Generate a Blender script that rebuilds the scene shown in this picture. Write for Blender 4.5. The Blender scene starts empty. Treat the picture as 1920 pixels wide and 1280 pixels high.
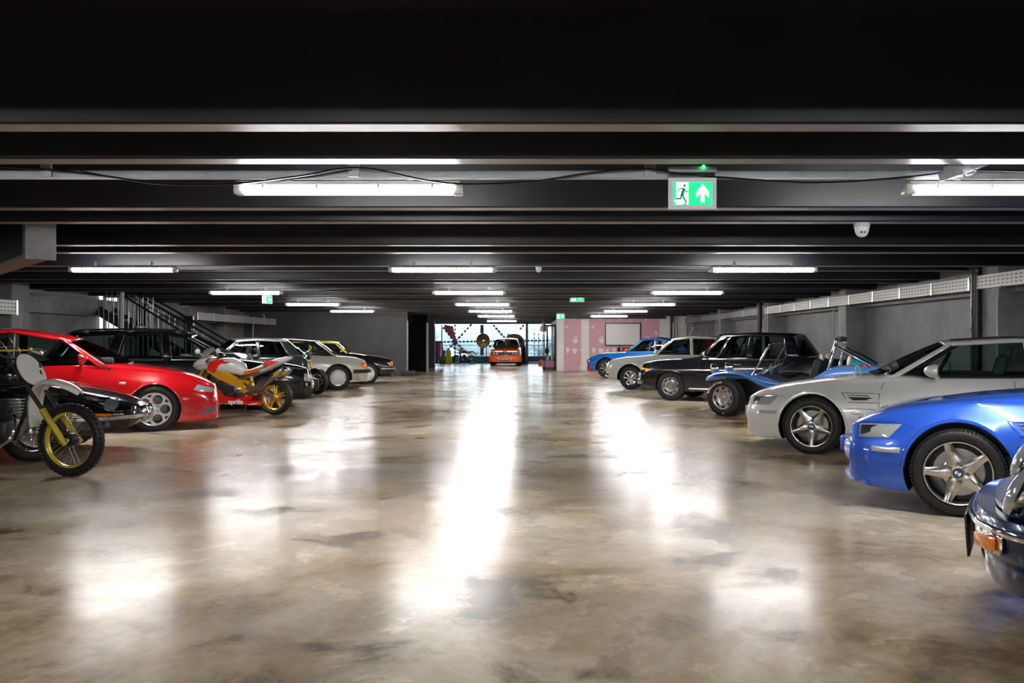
import bpy, bmesh, math, random
from math import sin, cos, pi, radians, sqrt, exp, hypot, atan2
from mathutils import Vector, Matrix
from mathutils.bvhtree import BVHTree
random.seed(7)
S = bpy.context.scene
COL = S.collection
# ---------------------------------------------------------------- camera, world, exposure
cd = bpy.data.cameras.new('camera'); cam = bpy.data.objects.new('camera', cd); COL.objects.link(cam)
cam.location = (0, 0, 1.27); cam.rotation_euler = (radians(90), 0, 0)
cd.sensor_width = 36; cd.lens = 30.0; cd.shift_x = -25/1920; cd.clip_end = 400; cd.clip_start = .05
S.camera = cam
F = 1600.0
def WX(px, Y): return (px-985)/F*Y
def WZ(py, Y): return 1.27-(py-640)/F*Y
S.view_settings.view_transform = 'Standard'; S.view_settings.look = 'None'
S.view_settings.exposure = 2.95; S.view_settings.gamma = 1.0
S.view_settings.use_curve_mapping = False
LAMP = 15.0
w = bpy.data.worlds.new('world'); S.world = w; w.use_nodes = True
nt = w.node_tree; nt.nodes.clear()
out = nt.nodes.new('ShaderNodeOutputWorld'); bg = nt.nodes.new('ShaderNodeBackground')
tc = nt.nodes.new('ShaderNodeTexCoord'); sep = nt.nodes.new('ShaderNodeSeparateXYZ'); cr = nt.nodes.new('ShaderNodeValToRGB')
nt.links.new(tc.outputs['Generated'], sep.inputs[0]); nt.links.new(sep.outputs['Z'], cr.inputs[0])
cr.color_ramp.elements[0].position = 0.0; cr.color_ramp.elements[0].color = (.84, .91, .98, 1)
cr.color_ramp.elements[1].position = .6; cr.color_ramp.elements[1].color = (.55, .70, .95, 1)
nt.links.new(cr.outputs[0], bg.inputs['Color']); bg.inputs['Strength'].default_value = 1.0
nt.links.new(bg.outputs[0], out.inputs[0])

# ---------------------------------------------------------------- materials
MAT = {}
def newmat(name):
    m = bpy.data.materials.new(name); m.use_nodes = True
    return m, m.node_tree, m.node_tree.nodes['Principled BSDF']
def mat(name, col, rough=.5, metal=0., coat=0., emis=None, es=0., spec=.5, bump=0., bscale=40, vary=0., vscale=3.):
    if name in MAT: return MAT[name]
    m, nt, b = newmat(name)
    b.inputs['Base Color'].default_value = (*col, 1); b.inputs['Roughness'].default_value = rough
    b.inputs['Metallic'].default_value = metal; b.inputs['Coat Weight'].default_value = coat
    b.inputs['Coat Roughness'].default_value = .03; b.inputs['Specular IOR Level'].default_value = spec
    if emis: b.inputs['Emission Color'].default_value = (*emis, 1); b.inputs['Emission Strength'].default_value = es
    if bump or vary:
        t = nt.nodes.new('ShaderNodeTexCoord')
    if bump:
        n = nt.nodes.new('ShaderNodeTexNoise'); n.inputs['Scale'].default_value = bscale; n.inputs['Detail'].default_value = 4
        nt.links.new(t.outputs['Object'], n.inputs['Vector'])
        bp = nt.nodes.new('ShaderNodeBump'); bp.inputs['Strength'].default_value = bump; bp.inputs['Distance'].default_value = .02
        nt.links.new(n.outputs['Fac'], bp.inputs['Height']); nt.links.new(bp.outputs[0], b.inputs['Normal'])
    if vary:
        n = nt.nodes.new('ShaderNodeTexNoise'); n.inputs['Scale'].default_value = vscale; n.inputs['Detail'].default_value = 6
        n.inputs['Roughness'].default_value = .65
        nt.links.new(t.outputs['Object'], n.inputs['Vector'])
        r = nt.nodes.new('ShaderNodeValToRGB')
        r.color_ramp.elements[0].position = .3; r.color_ramp.elements[1].position = .7
        r.color_ramp.elements[0].color = (*[c*(1-vary) for c in col], 1); r.color_ramp.elements[1].color = (*[min(1, c*(1+vary)) for c in col], 1)
        nt.links.new(n.outputs['Fac'], r.inputs[0]); nt.links.new(r.outputs[0], b.inputs['Base Color'])
    MAT[name] = m
    return m
def paint(name, col, metal=0., rough=.3): 
    m = mat(name, col, rough, metal, 1.0)
    return m
def glassmat(name, tint=(.75, .82, .8), refl=1.0):
    if name in MAT: return MAT[name]
    m, nt, b = newmat(name); nt.nodes.remove(b)
    o = nt.nodes['Material Output']; tr = nt.nodes.new('ShaderNodeBsdfTransparent'); tr.inputs[0].default_value = (*tint, 1)
    gl = nt.nodes.new('ShaderNodeBsdfGlossy'); gl.inputs['Roughness'].default_value = .02
    fr = nt.nodes.new('ShaderNodeFresnel'); fr.inputs[0].default_value = 1.5
    mx = nt.nodes.new('ShaderNodeMixShader')
    nt.links.new(fr.outputs[0], mx.inputs[0]); nt.links.new(tr.outputs[0], mx.inputs[1]); nt.links.new(gl.outputs[0], mx.inputs[2])
    nt.links.new(mx.outputs[0], o.inputs[0]); MAT[name] = m
    return m
CHROME = mat('chrome', (.82, .82, .84), .08, 1.)
SATIN = mat('satin_metal', (.62, .62, .63), .28, 1.)
ALLOY = mat('alloy', (.58, .56, .53), .26, 1.)
SILVERW = mat('silver_wheel_paint', (.66, .67, .69), .3, .55, .5)
GALV = mat('galvanised', (.58, .63, .68), .45, .35, vary=.15, vscale=8)
RUBBER = mat('rubber', (.012, .012, .013), .55, bump=.1, bscale=150)
BLACKP = mat('black_plastic', (.012, .012, .013), .4)
INTERIOR = mat('interior_black', (.02, .02, .022), .7)
SEATG = mat('seat_grey', (.09, .09, .10), .7)
GLASS = glassmat('window_glass', (.50, .60, .58))
GLASSC = glassmat('clear_glass', (.9, .93, .93))
GLASSD = glassmat('dark_glass', (.25, .32, .31))
LAMPG = mat('lamp_glass', (.46, .50, .52), .12, .3, 1.)
AMBER = mat('amber_lens', (.95, .25, .01), .15, 0, 1.)
REDL = mat('red_lens', (.6, .01, .01), .15, 0, 1.)
GOLD = mat('gold_anodised', (.80, .52, .06), .32, .75)
GOLDY = mat('yellow_fork', (.72, .56, .06), .35, .4, .4)
WHITEP = mat('white_plastic', (.78, .76, .70), .35, 0, .3)
DISC = mat('brake_steel', (.35, .35, .36), .3, 1.)
STEEL = mat('steel', (.55, .55, .56), .22, 1.)
DSTEEL = mat('dark_steel', (.12, .12, .13), .35, .9)
LETTER = mat('white_letter', (.85, .85, .85), .5)

# ---------------------------------------------------------------- mesh helpers
def finish(name, bm, m=None, parent=None, smooth=True, angle=35, mats=None, loc=None, rot=None):
    me = bpy.data.meshes.new(name)
    bmesh.ops.recalc_face_normals(bm, faces=bm.faces)
    if smooth:
        a = radians(angle)
        for f in bm.faces: f.smooth = True
        for e in bm.edges:
            if len(e.link_faces) == 2 and e.calc_face_angle(0) > a: e.smooth = False
    bm.to_mesh(me); bm.free()
    for mm in (mats or ([m] if m else [])): me.materials.append(mm)
    return link(name, me, parent, loc, rot)
def link(name, me, parent=None, loc=None, rot=None):
    o = bpy.data.objects.new(name, me); COL.objects.link(o)
    if parent: o.parent = parent
    if loc is not None: o.location = loc
    if rot is not None: o.rotation_euler = rot
    return o
def tag(o, label=None, cat=None, group=None, kind=None):
    if label: o['label'] = label
    if cat: o['category'] = cat
    if group: o['group'] = group
    if kind: o['kind'] = kind
    return o
def empty(name, loc, rz=0, label=None, cat=None, group=None):
    o = bpy.data.objects.new(name, None); COL.objects.link(o); o.location = loc; o.rotation_euler = (0, 0, rz)
    o.empty_display_size = .2
    return tag(o, label, cat, group)
def copy_tree(o, parent=None):
    c = o.copy(); COL.objects.link(c); c.parent = parent
    for ch in list(o.children): copy_tree(ch, c)
    return c
def NB(): return bmesh.new()
def box(bm, c, s, bev=0., M=None, seg=2):
    r = bmesh.ops.create_cube(bm, size=1)
    vs = r['verts']
    for v in vs: v.co = Vector((v.co.x*s[0], v.co.y*s[1], v.co.z*s[2]))
    if bev > 0:
        es = list({e for v in vs for e in v.link_edges})
        rr = bmesh.ops.bevel(bm, geom=es, offset=bev, segments=seg, affect='EDGES', profile=.5)
        vs = list({v for f in rr['faces'] for v in f.verts} | {v for v in vs if v.is_valid})
    for v in vs:
        v.co = v.co+Vector(c) if M is None else (M @ v.co)+Vector(c)
    return vs
def RZ(a): return Matrix.Rotation(a, 3, 'Z')
def RY(a): return Matrix.Rotation(a, 3, 'Y')
def RX(a): return Matrix.Rotation(a, 3, 'X')
def ring_loft(bm, rings, cap=True, closed=False):
    R = [[bm.verts.new(p) for p in r] for r in rings]
    n = len(R[0]); k = len(R)
    for i in range(k if closed else k-1):
        a, b = R[i], R[(i+1) % k]
        for j in range(n):
            try: bm.faces.new((a[j], a[(j+1) % n], b[(j+1) % n], b[j]))
            except ValueError: pass
    if cap and not closed:
        for r in (R[0], R[-1]):
            c = bm.verts.new(sum((v.co for v in r), Vector())/n)
            for j in range(n):
                try: bm.faces.new((r[j], r[(j+1) % n], c))
                except ValueError: pass
    return R
def tube(bm, pts, r, n=8, closed=False, cap=True, flat=1.):
    pts = [Vector(p) for p in pts]; k = len(pts)
    rs = r if isinstance(r, (list, tuple)) else [r]*k
    rings = []; ref = None
    for i, p in enumerate(pts):
        if closed: t = (pts[(i+1) % k]-pts[i-1])
        else: t = pts[min(i+1, k-1)]-pts[max(i-1, 0)]
        t.normalize()
        if ref is None:
            ref = Vector((0, 0, 1)) if abs(t.z) < .9 else Vector((0, 1, 0))
        u = t.cross(ref)
        if u.length < 1e-5: u = t.orthogonal()
        u.normalize(); v = u.cross(t); ref = v.copy()
        rings.append([p+(u*cos(2*pi*j/n)+v*(sin(2*pi*j/n)*flat))*rs[i] for j in range(n)])
    return ring_loft(bm, rings, cap, closed)
def lathe(bm, prof, n=32, M=None, c=(0, 0, 0), axis='Y'):
    # prof: (radius, axial)
    rings = []
    c = Vector(c)
    for rad, ax in prof:
        ring = []
        for j in range(n):
            a = 2*pi*j/n
            if axis == 'Y': p = Vector((rad*cos(a), ax, rad*sin(a)))
            elif axis == 'Z': p = Vector((rad*cos(a), rad*sin(a), ax))
            else: p = Vector((ax, rad*cos(a), rad*sin(a)))
            ring.append((M @ p if M else p)+c)
        rings.append(ring)
    return ring_loft(bm, rings, cap=True)
def lathe_closed(bm, prof, n=32, c=(0, 0, 0)):
    c = Vector(c)
    rings = [[Vector((rad*cos(2*pi*j/n), ax, rad*sin(2*pi*j/n)))+c for j in range(n)] for rad, ax in prof]
    return ring_loft(bm, rings, cap=False, closed=True)
def ellip(bm, c, r, M=None, u=16, v=10):
    q = bmesh.ops.create_uvsphere(bm, u_segments=u, v_segments=v, radius=1)
    for x in q['verts']:
        p = Vector((x.co.x*r[0], x.co.y*r[1], x.co.z*r[2]))
        x.co = (M @ p if M else p)+Vector(c)
    return q['verts']
def smoothpts(pts, n=4, closed=False):
    P = [Vector(p) for p in pts]; k = len(P); o = []
    for i in range(k if closed else k-1):
        if closed: a, b, c, d = P[i-1], P[i], P[(i+1) % k], P[(i+2) % k]
        else: a, b, c, d = P[max(i-1, 0)], P[i], P[i+1], P[min(i+2, k-1)]
        for j in range(n):
            t = j/n
            o.append(.5*((2*b)+(c-a)*t+(2*a-5*b+4*c-d)*t*t+(3*b-a-3*c+d)*t**3))
    if not closed: o.append(P[-1])
    return o
PCACHE = {}
def plate_mesh(outs, thick, bev=0., key=None):
    """flat plate (holes allowed) in the XY plane, thickness along Z"""
    c = bpy.data.curves.new('p', 'CURVE'); c.dimensions = '2D'; c.fill_mode = 'BOTH'
    c.extrude = max(thick/2-bev, 1e-4); c.bevel_depth = bev; c.bevel_resolution = 1
    for o in outs:
        s = c.splines.new('POLY'); s.points.add(len(o)-1)
        for i, p in enumerate(o): s.points[i].co = (p[0], p[1], 0, 1)
        s.use_cyclic_u = True
    ob = bpy.data.objects.new('p', c); COL.objects.link(ob)
    dg = bpy.context.evaluated_depsgraph_get()
    me = bpy.data.meshes.new_from_object(ob.evaluated_get(dg))
    bpy.data.objects.remove(ob); bpy.data.curves.remove(c)
    return me
def text_mesh(txt, size, thick=.002, italic=0, bold=0.0):
    c = bpy.data.curves.new('t', 'FONT'); c.body = txt; c.size = size; c.extrude = thick/2; c.align_x = 'CENTER'; c.align_y = 'CENTER'
    c.shear = italic; c.offset = bold; c.resolution_u = 3
    ob = bpy.data.objects.new('t', c); COL.objects.link(ob)
    dg = bpy.context.evaluated_depsgraph_get()
    me = bpy.data.meshes.new_from_object(ob.evaluated_get(dg))
    bpy.data.objects.remove(ob); bpy.data.curves.remove(c)
    return me
def add_mesh(bm, me, M4):
    b2 = bmesh.new(); b2.from_mesh(me); bmesh.ops.transform(b2, matrix=M4, verts=b2.verts)
    t = bpy.data.meshes.new('x'); b2.to_mesh(t); b2.free(); bm.from_mesh(t); bpy.data.meshes.remove(t); bpy.data.meshes.remove(me)
def plate(bm, outs, thick, bev=0., M4=Matrix.Identity(4)): add_mesh(bm, plate_mesh(outs, thick, bev), M4)
XZ = Matrix.Rotation(radians(90), 4, 'X')          # XY plane -> XZ plane, plate normal +Z -> -Y
def circ(r, n=24, c=(0, 0), s=1.): return [(c[0]+r*cos(2*pi*i/n), c[1]+r*s*sin(2*pi*i/n)) for i in range(n)]
def bx(name, c, s, m, parent=None, bev=0., rot=None):
    b = NB(); box(b, (0, 0, 0), s, bev)
    return finish(name, b, m, parent, loc=c, rot=rot)
def obj_struct(name, bm, m, smooth=False, mats=None):
    o = finish(name, bm, m, smooth=smooth, mats=mats); o['kind'] = 'structure'; return o

# ---------------------------------------------------------------- the room
YF = 50.2; XL = -10.3; XR = 7.14; ZS = 2.37; YB = -9.0
def floor_mat():
    m, nt, b = newmat('polished_concrete'); L = nt.links; N = nt.nodes.new
    t = N('ShaderNodeTexCoord'); mp = N('ShaderNodeMapping'); L.new(t.outputs['Object'], mp.inputs[0])
    def noise(sc, det=8, ro=.6, dist=0.):
        n = N('ShaderNodeTexNoise'); n.inputs['Scale'].default_value = sc; n.inputs['Detail'].default_value = det
        n.inputs['Roughness'].default_value = ro; n.inputs['Distortion'].default_value = dist; L.new(mp.outputs[0], n.inputs['Vector']); return n
    def ramp(src, stops):
        r = N('ShaderNodeValToRGB'); L.new(src, r.inputs[0]); e = r.color_ramp.elements
        while len(e) < len(stops): e.new(.5)
        for i, (p, c) in enumerate(stops): e[i].position = p; e[i].color = (*c, 1)
        return r
    def mix(f, a, c, mode='MIX'):
        x = N('ShaderNodeMix'); x.data_type = 'RGBA'; x.blend_type = mode
        if isinstance(f, float): x.inputs[0].default_value = f
        else: L.new(f, x.inputs[0])
        L.new(a, x.inputs[6]); L.new(c, x.inputs[7]); return x.outputs[2]
    n1 = noise(.5, 9, .66, .5); n2 = noise(1.3, 12, .66, .3); n3 = noise(14, 6, .7); n4 = noise(.28, 3, .5)
    base = ramp(n1.outputs['Fac'], [(.36, (.20, .135, .075)), (.45, (.45, .35, .23)), (.53, (.56, .48, .375)), (.64, (.66, .62, .56))])
    blot = ramp(n2.outputs['Fac'], [(.385, (.20, .18, .155)), (.415, (.52, .47, .41)), (.44, (.80, .76, .70)), (.47, (.98, .96, .93)), (.565, (1, 1, 1)), (.585, (1.32, 1.31, 1.28))])
    c = mix(.85, base.outputs[0], blot.outputs[0], 'MULTIPLY')
    fine = ramp(n3.outputs['Fac'], [(.3, (.82, .82, .82)), (.7, (1.12, 1.12, 1.12))])
    c = mix(.7, c, fine.outputs[0], 'MULTIPLY')
    big = ramp(n4.outputs['Fac'], [(.40, (.70, .67, .64)), (.58, (1.06, 1.06, 1.06))]); c = mix(1., c, big.outputs[0], 'MULTIPLY')
    L.new(c, b.inputs['Base Color'])
    rr = ramp(n2.outputs['Fac'], [(.35, (.34, .34, .34)), (.44, (.26, .26, .26)), (.6, (.215, .215, .215))]); L.new(rr.outputs[0], b.inputs['Roughness'])
    b.inputs['Specular IOR Level'].default_value = .13
    b.inputs['Coat Weight'].default_value = .05; b.inputs['Coat Roughness'].default_value = .12
    bp = N('ShaderNodeBump'); bp.inputs['Strength'].default_value = .03; bp.inputs['Distance'].default_value = .01
    L.new(n3.outputs['Fac'], bp.inputs['Height']); L.new(bp.outputs[0], b.inputs['Normal']); L.new(bp.outputs[0], b.inputs['Coat Normal'])
    return m
b = NB(); box(b, ((XL+XR)/2-1, (YF+2+YB)/2, -.1), (XR-XL+6, YF+4-YB, .2)); obj_struct('floor', b, floor_mat())
FACE = mat('beam_black_paint', (.014, .014, .020), .42, vary=.3, vscale=2)
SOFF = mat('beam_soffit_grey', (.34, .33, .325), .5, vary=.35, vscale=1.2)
WALLG = mat('wall_grey_paint', (.29, .285, .305), .55, vary=.28, vscale=1.1, bump=.08, bscale=9)
WALLD = mat('wall_dark_paint', (.028, .028, .034), .5, vary=.3, vscale=1.3)
COLG = mat('column_grey_paint', (.26, .255, .27), .5, vary=.3, vscale=2.5)
b = NB(); box(b, ((XL+XR)/2, (YF+YB)/2, 2.9+.1), (XR-XL+8, YF-YB+3, .2)); ceil = obj_struct('ceiling', b, FACE)
def stem_mesh():
    bm = NB(); Wd = XR-XL+7.5; x0 = (XL+XR)/2
    # tapered stem, a soffit paler than its faces; long axis X
    for (z0, z1, y0, y1) in ((0, .53, .088, .125),):
        v = []
        for sx in (-1, 1):
            for (y, z) in ((-y0, z0+.012), (-y0+.012, z0), (y0-.012, z0), (y0, z0+.012), (y1, z1), (-y1, z1)):
                v.append(bm.verts.new((sx*Wd/2, y, z)))
        for i in range(6):
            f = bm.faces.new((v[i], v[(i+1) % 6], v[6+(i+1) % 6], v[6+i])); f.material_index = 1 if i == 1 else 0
        bm.faces.new(v[:6]); bm.faces.new(v[6:][::-1])
    bmesh.ops.recalc_face_normals(bm, faces=bm.faces)
    me = bpy.data.meshes.new('beam'); bm.to_mesh(me); bm.free(); me.materials.append(FACE); me.materials.append(SOFF); return me
SM = stem_mesh()
y = 4.40-2.70*4
while y < YF-1:
    for d in (0, .82):
        link('beam', SM, ceil, ((XL+XR)/2, y+d, ZS))
    y += 2.70
# right wall with columns, ledge, panels
b = NB(); box(b, (XR+.30, (YB+YF)/2, 1.45), (.2, YF-YB, 2.9)); wr = obj_struct('wall_right', b, WALLG)
for k in range(-2, 7):
    yc = 12.66+5.9*k
    bx('column', (XR-.02, yc, 1.45), (.46, .46, 2.9), COLG, wr, .01)
    bx('ledge', (XR+.10, yc+2.95, 2.14), (.24, 5.44, .30), COLG, wr, .01)
    bx('jamb', (XR+.10, yc+.33, 1.2), (.22, .2, 2.4), WALLD, wr)
# left wall
b = NB(); box(b, (XL-.30, (YB+YF)/2, 1.45), (.2, YF-YB, 2.9)); wl = obj_struct('wall_left', b, WALLG)
for k in range(-3, 4):
    yc = 17.0+5.9*k
    bx('column', (XL+.02, yc, 1.45), (.46, .6, 2.9), COLG, wl, .01)
    bx('ledge', (XL-.1, yc+2.95, 2.08), (.24, 5.3, .40), COLG, wl, .01)
    bx('jamb', (XL-.1, yc+.4, 1.2), (.22, .2, 2.4), WALLD, wl)
b = NB(); box(b, ((XL+XR)/2, YB-.1, 1.45), (XR-XL+1, .2, 2.9)); obj_struct('wall_behind', b, WALLG)
# rear left partition
XP = -4.42; YP = 31.8
b = NB(); box(b, ((XL+XP)/2-.2, YP+.1, 1.45), (XP-XL+.4, .2, 2.9))
wp = obj_struct('wall_rear_left', b, mat('partition_dark', (.07, .067, .075), .5, vary=.3, vscale=.9))
bx('plinth', (XP+.1, YP-.35, .1), (.45, .3, .2), WALLD, wp, .01)
bx('joint_strip', ((XL+XP)/2, YP-.008, .84), (XP-XL, .016, .02), WALLD, wp)
bx('edge_trim', (XP+.012, YP+.1, 1.02), (.03, .22, 2.04), mat('pale_edge', (.4, .4, .42), .5), wp)
# folded door leaf beyond, seen edge on
d = NB(); ol = [(-.75, 0), (.6, 0), (.6, 2.05), (.68, 2.1), (.68, 2.42), (-.28, 2.42), (-.28, 2.1), (-.75, 1.86)]
plate(d, [ol], .09, .004, Matrix.Translation((WX(783, 36.3), 36.3, 0)) @ Matrix.Rotation(radians(-42), 4, 'Z') @ XZ)
o = finish('door_1', d, mat('door_navy_black', (.016, .022, .036), .4), smooth=False); o['kind'] = 'structure'
e_ = NB(); dd = Matrix.Rotation(radians(-42), 4, 'Z')
p = Vector((WX(783, 36.3), 36.3, 0)); q = dd @ Vector((.615, 0, 0)); box(e_, (p.x+q.x, p.y+q.y, 1.03), (.04, .11, 2.05), 0, RZ(radians(-42)))
finish('edge_trim', e_, MAT['pale_edge'], o, smooth=False)
b = NB(); box(b, (WX(815, 41)-.6, 41, 1.45), (1.2, .25, 2.9)); box(b, (WX(815, 41)-3.4, 39, 1.45), (4.4, .2, 2.9)); o = obj_struct('wall_far_left', b, mat('navy_wall', (.018, .03, .05), .45, vary=.2))
bx('edge_trim', (WX(815, 41)+.02, 40.86, 1.0), (.04, .03, 2.0), MAT['pale_edge'], o)
# left wall beyond partition closes the far bay; far window wall
TEAL = mat('teal_low_wall', (.02, .13, .24), .45, vary=.25)
b = NB(); box(b, (-1.6, YF, .205), (11.5, .2, .41)); box(b, (-1.6, YF, 2.6), (11.5, .3, .62)); wf = obj_struct('wall_back', b, TEAL)
b = NB(); box(b, (-8.35, YF, 1.45), (5.8, .3, 2.9)); box(b, (4.6, YF, 1.45), (6.0, .3, 2.9)); obj_struct('wall_back_sides', b, TEAL)
# ---- window: mullions, lattice of perforated steel, rails, panes
PF = mat('window_frame_blue', (.03, .05, .09), .4)
LAT = mat('lattice_steel', (.06, .06, .07), .5)
win = NB()
for px, wd in ((984+42, .10), (988, .08), (904, .2), (829, .06)):
    box(win, (WX(px, YF), YF-.12, 1.35), (wd, .1, 1.8))
win_o = obj_struct('window_1', win, PF)
bx('column', (WX(988, 48.4), 48.4, 1.45), (.14, .14, 2.9), PF, win_o)
def perf(a, c, wd, parent=win_o):   # perforated flat bar made of links
    bm = NB(); a = Vector(a); c = Vector(c); dv = c-a; n = int(dv.length/.22); ang = atan2(dv.z, dv.x)
    M = Matrix.Rotation(-ang, 3, 'Y')
    for i in range(n):
        p = a+dv*((i+.5)/n); box(bm, p, (dv.length/n*.62, .03, wd), 0, M)
    box(bm, (a+c)/2, (dv.length, .015, wd*.3), 0, M)
    finish('lattice_bar', bm, LAT, parent, smooth=False)
YL = YF+.25
def PW(px, py): return (WX(px, YL), YL, WZ(py, YL))
perf(PW(853, 607), PW(853, 670), .12); perf(PW(816, 641), PW(1030, 638), .11)
perf(PW(830, 612), PW(853, 641), .14); perf(PW(885, 607), PW(853, 641), .13); perf(PW(853, 641), PW(838, 658), .11); perf(PW(853, 641), PW(875, 660), .1)
perf(PW(924, 608), PW(952, 640), .13); perf(PW(983, 608), PW(955, 640), .13); perf(PW(953, 609), PW(953, 640), .1)
for px in (1002, 1010):
    perf(PW(px, 607), PW(px, 668), .06)
bx('rail', (-1.9, YF+.05, WZ(647, YF)), (6.6, .04, .035), LAT, win_o); bx('rail', (-1.9, YF+.05, WZ(662, YF)), (6.6, .04, .03), LAT, win_o)
xs = [WX(p, YF) for p in (812, 829, 904, 988, 1026, 1045)]
for i in range(5):
    b = NB(); box(b, ((xs[i]+xs[i+1])/2, YF, 1.35), (abs(xs[i+1]-xs[i]), .012, 1.88)); finish('pane', b, GLASSC, win_o, smooth=False)
# ---- rear right partition of pink plasterboard
def board_mat():
    m, nt, b = newmat('pink_plasterboard'); L = nt.links; N = nt.nodes.new
    t = N('ShaderNodeTexCoord'); mp = N('ShaderNodeMapping'); L.new(t.outputs['Object'], mp.inputs[0])
    v = N('ShaderNodeTexVoronoi'); v.inputs['Scale'].default_value = 2.9; v.inputs['Randomness'].default_value = .55; L.new(mp.outputs[0], v.inputs['Vector'])
    n = N('ShaderNodeTexNoise'); n.inputs['Scale'].default_value = 6; n.inputs['Detail'].default_value = 3; L.new(mp.outputs[0], n.inputs['Vector'])
    a = N('ShaderNodeMath'); a.operation = 'MULTIPLY_ADD'; L.new(n.outputs['Fac'], a.inputs[0]); a.inputs[1].default_value = .75; L.new(v.outputs['Distance'], a.inputs[2])
    r = N('ShaderNodeValToRGB'); L.new(a.outputs[0], r.inputs[0]); r.color_ramp.elements[0].position = .665; r.color_ramp.elements[1].position = .68
    r.color_ramp.elements[0].color = (.80, .77, .76, 1); r.color_ramp.elements[1].color = (.66, .37, .42, 1)
    L.new(r.outputs[0], b.inputs['Base Color']); b.inputs['Roughness'].default_value = .7
    return m
PLAS = mat('filler_white', (.80, .79, .78), .7, vary=.06)
YQ = 36.9; x0 = WX(1044, YQ); x1 = WX(1258, YQ); ZT = 2.25
b = NB(); box(b, ((x0+x1)/2, YQ+.12, ZT/2), (x1-x0, .2, ZT)); box(b, (x1+.5, YQ+.12, 1.45), (1.4, .18, 2.9)); box(b, (x0+.1, YQ+4.5, ZT/2), (.18, 8.6, ZT))
wq = obj_struct('wall_rear_right', b, PLAS)
b = NB(); box(b, ((x0+x1)/2, YQ+.13, (ZT+2.9)/2), (x1-x0, .15, 2.9-ZT)); obj_struct('wall_rear_right_upper', b, WALLD)
BM = board_mat()
for a, c in ((1057, 1090), (1104, 1141), (1141, 1180), (1180, 1237)):
    xa, xc = WX(a, YQ)+.01, WX(c, YQ)-.01
    bx('plasterboard', ((xa+xc)/2, YQ+.012, ZT/2), (xc-xa, .02, ZT-.02), BM, wq)
for a, c in ((1044.5, 1056.5), (1090.5, 1103.5), (1237.5, 1256)):
    xa, xc = WX(a, YQ), WX(c, YQ); bx('filled_joint', ((xa+xc)/2, YQ+.01, ZT/2), (xc-xa, .022, ZT-.015), PLAS, wq)
bx('post', (WX(1260, YQ-.2), YQ-.15, 1.45), (.12, .2, 2.9), WALLD, wq)
# ---------------------------------------------------------------- fittings
wb = empty('whiteboard', (WX(1168, 36.8), 36.86, 0), 0, 'white projection board in a thin black frame on the pink plasterboard wall', 'whiteboard')
za, zb_ = WZ(605, 36.85), WZ(648, 36.85); ww = (1202-1135)/F*36.85
bx('panel', (0, -.02, (za+zb_)/2), (ww-.06, .02, za-zb_-.06), mat('board_white', (.74, .74, .72), .35), wb)
b = NB()
for s in (-1, 1):
    box(b, (s*(ww/2-.02), -.03, (za+zb_)/2), (.045, .04, za-zb_)); box(b, (0, -.03, (za+zb_)/2+s*((za-zb_)/2-.02)), (ww, .04, .045))
finish('frame', b, BLACKP, wb, smooth=False)
TUBE = mat('lamp_tube', (1, 1, 1), .3, emis=(1, .98, .95), es=LAMP)
ENDC = mat('lamp_end_clear', (.8, .8, .78), .2, 0, .5)
def lamp_meshes():
    L = 1.50; out = []
    b = NB()   # diffuser: half round
    prof = [(.055*cos(pi+pi*i/8), .040*sin(pi+pi*i/8)) for i in range(9)]+[(.045, .014), (-.045, .014)]
    ring_loft(b, [[(x, p[0], p[1]) for p in prof] for x in (-L/2+.07, L/2-.07)]); out.append(('diffuser', b, TUBE))
    b = NB(); box(b, (0, 0, .030), (L-.04, .115, .028), .006); out.append(('housing', b, mat('lamp_housing', (.55, .55, .53), .4)))
    for s in (-1, 1):
        b = NB(); box(b, (s*(L/2-.035), 0, -.004), (.07, .10, .075), .016); out.append(('end_cap', b, ENDC))
    for x in (-.55, -.2, .2, .55):
        b = NB(); box(b, (x, 0, .012), (.02, .125, .03), .004); out.append(('clip', b, ENDC))
    for x in (-.4, .4):
        b = NB(); box(b, (x, 0, .075), (.03, .04, .07)); out.append(('bracket', b, GALV))
    r = empty('ceiling_light', (0, 0, 0))
    for nm, bm, m in out: finish(nm, bm, m, r)
    return r
lp = lamp_meshes(); first = True
rows = [5.6, 11.85, 17.4, 22.9, 28.1, 33.6, 41.5]
rown = ['nearest row', 'second row', 'third row', 'fourth row', 'fifth row', 'sixth row', 'far end']
cols = {'left': -5.7, 'middle': -1.15, 'right': 3.30}
def lamp(x, y, label, z=2.27):
    global first
    o = lp if first else copy_tree(lp); first = False
    o.location = (x, y, z); tag(o, label, 'light', 'fluorescent batten lights under the ceiling beams')
for i, yy in enumerate(rows):
    for c, x in cols.items():
        if c == 'left' and i in (0, 5, 6): continue
        if c == 'right' and i == 6: continue
        x = {('middle', 0): -1.155, ('right', 0): 3.23, ('left', 1): -5.58}.get((c, i), x)
        lamp(x, yy, '%s ceiling batten light, glowing white, in the %s from the camera' % (c, rown[i]))
lamp(-7.2, 16.2, 'batten light low on the far left above the black estate car', 2.28) if False else None
for c, x in cols.items():
    for yy, n_ in ((-.3, 'just behind'), (-6.2, 'well behind')): lamp(x, yy, '%s added fill batten light %s the camera, out of the picture' % (c, n_))  # two lamp rows added behind the camera as fill light
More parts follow.
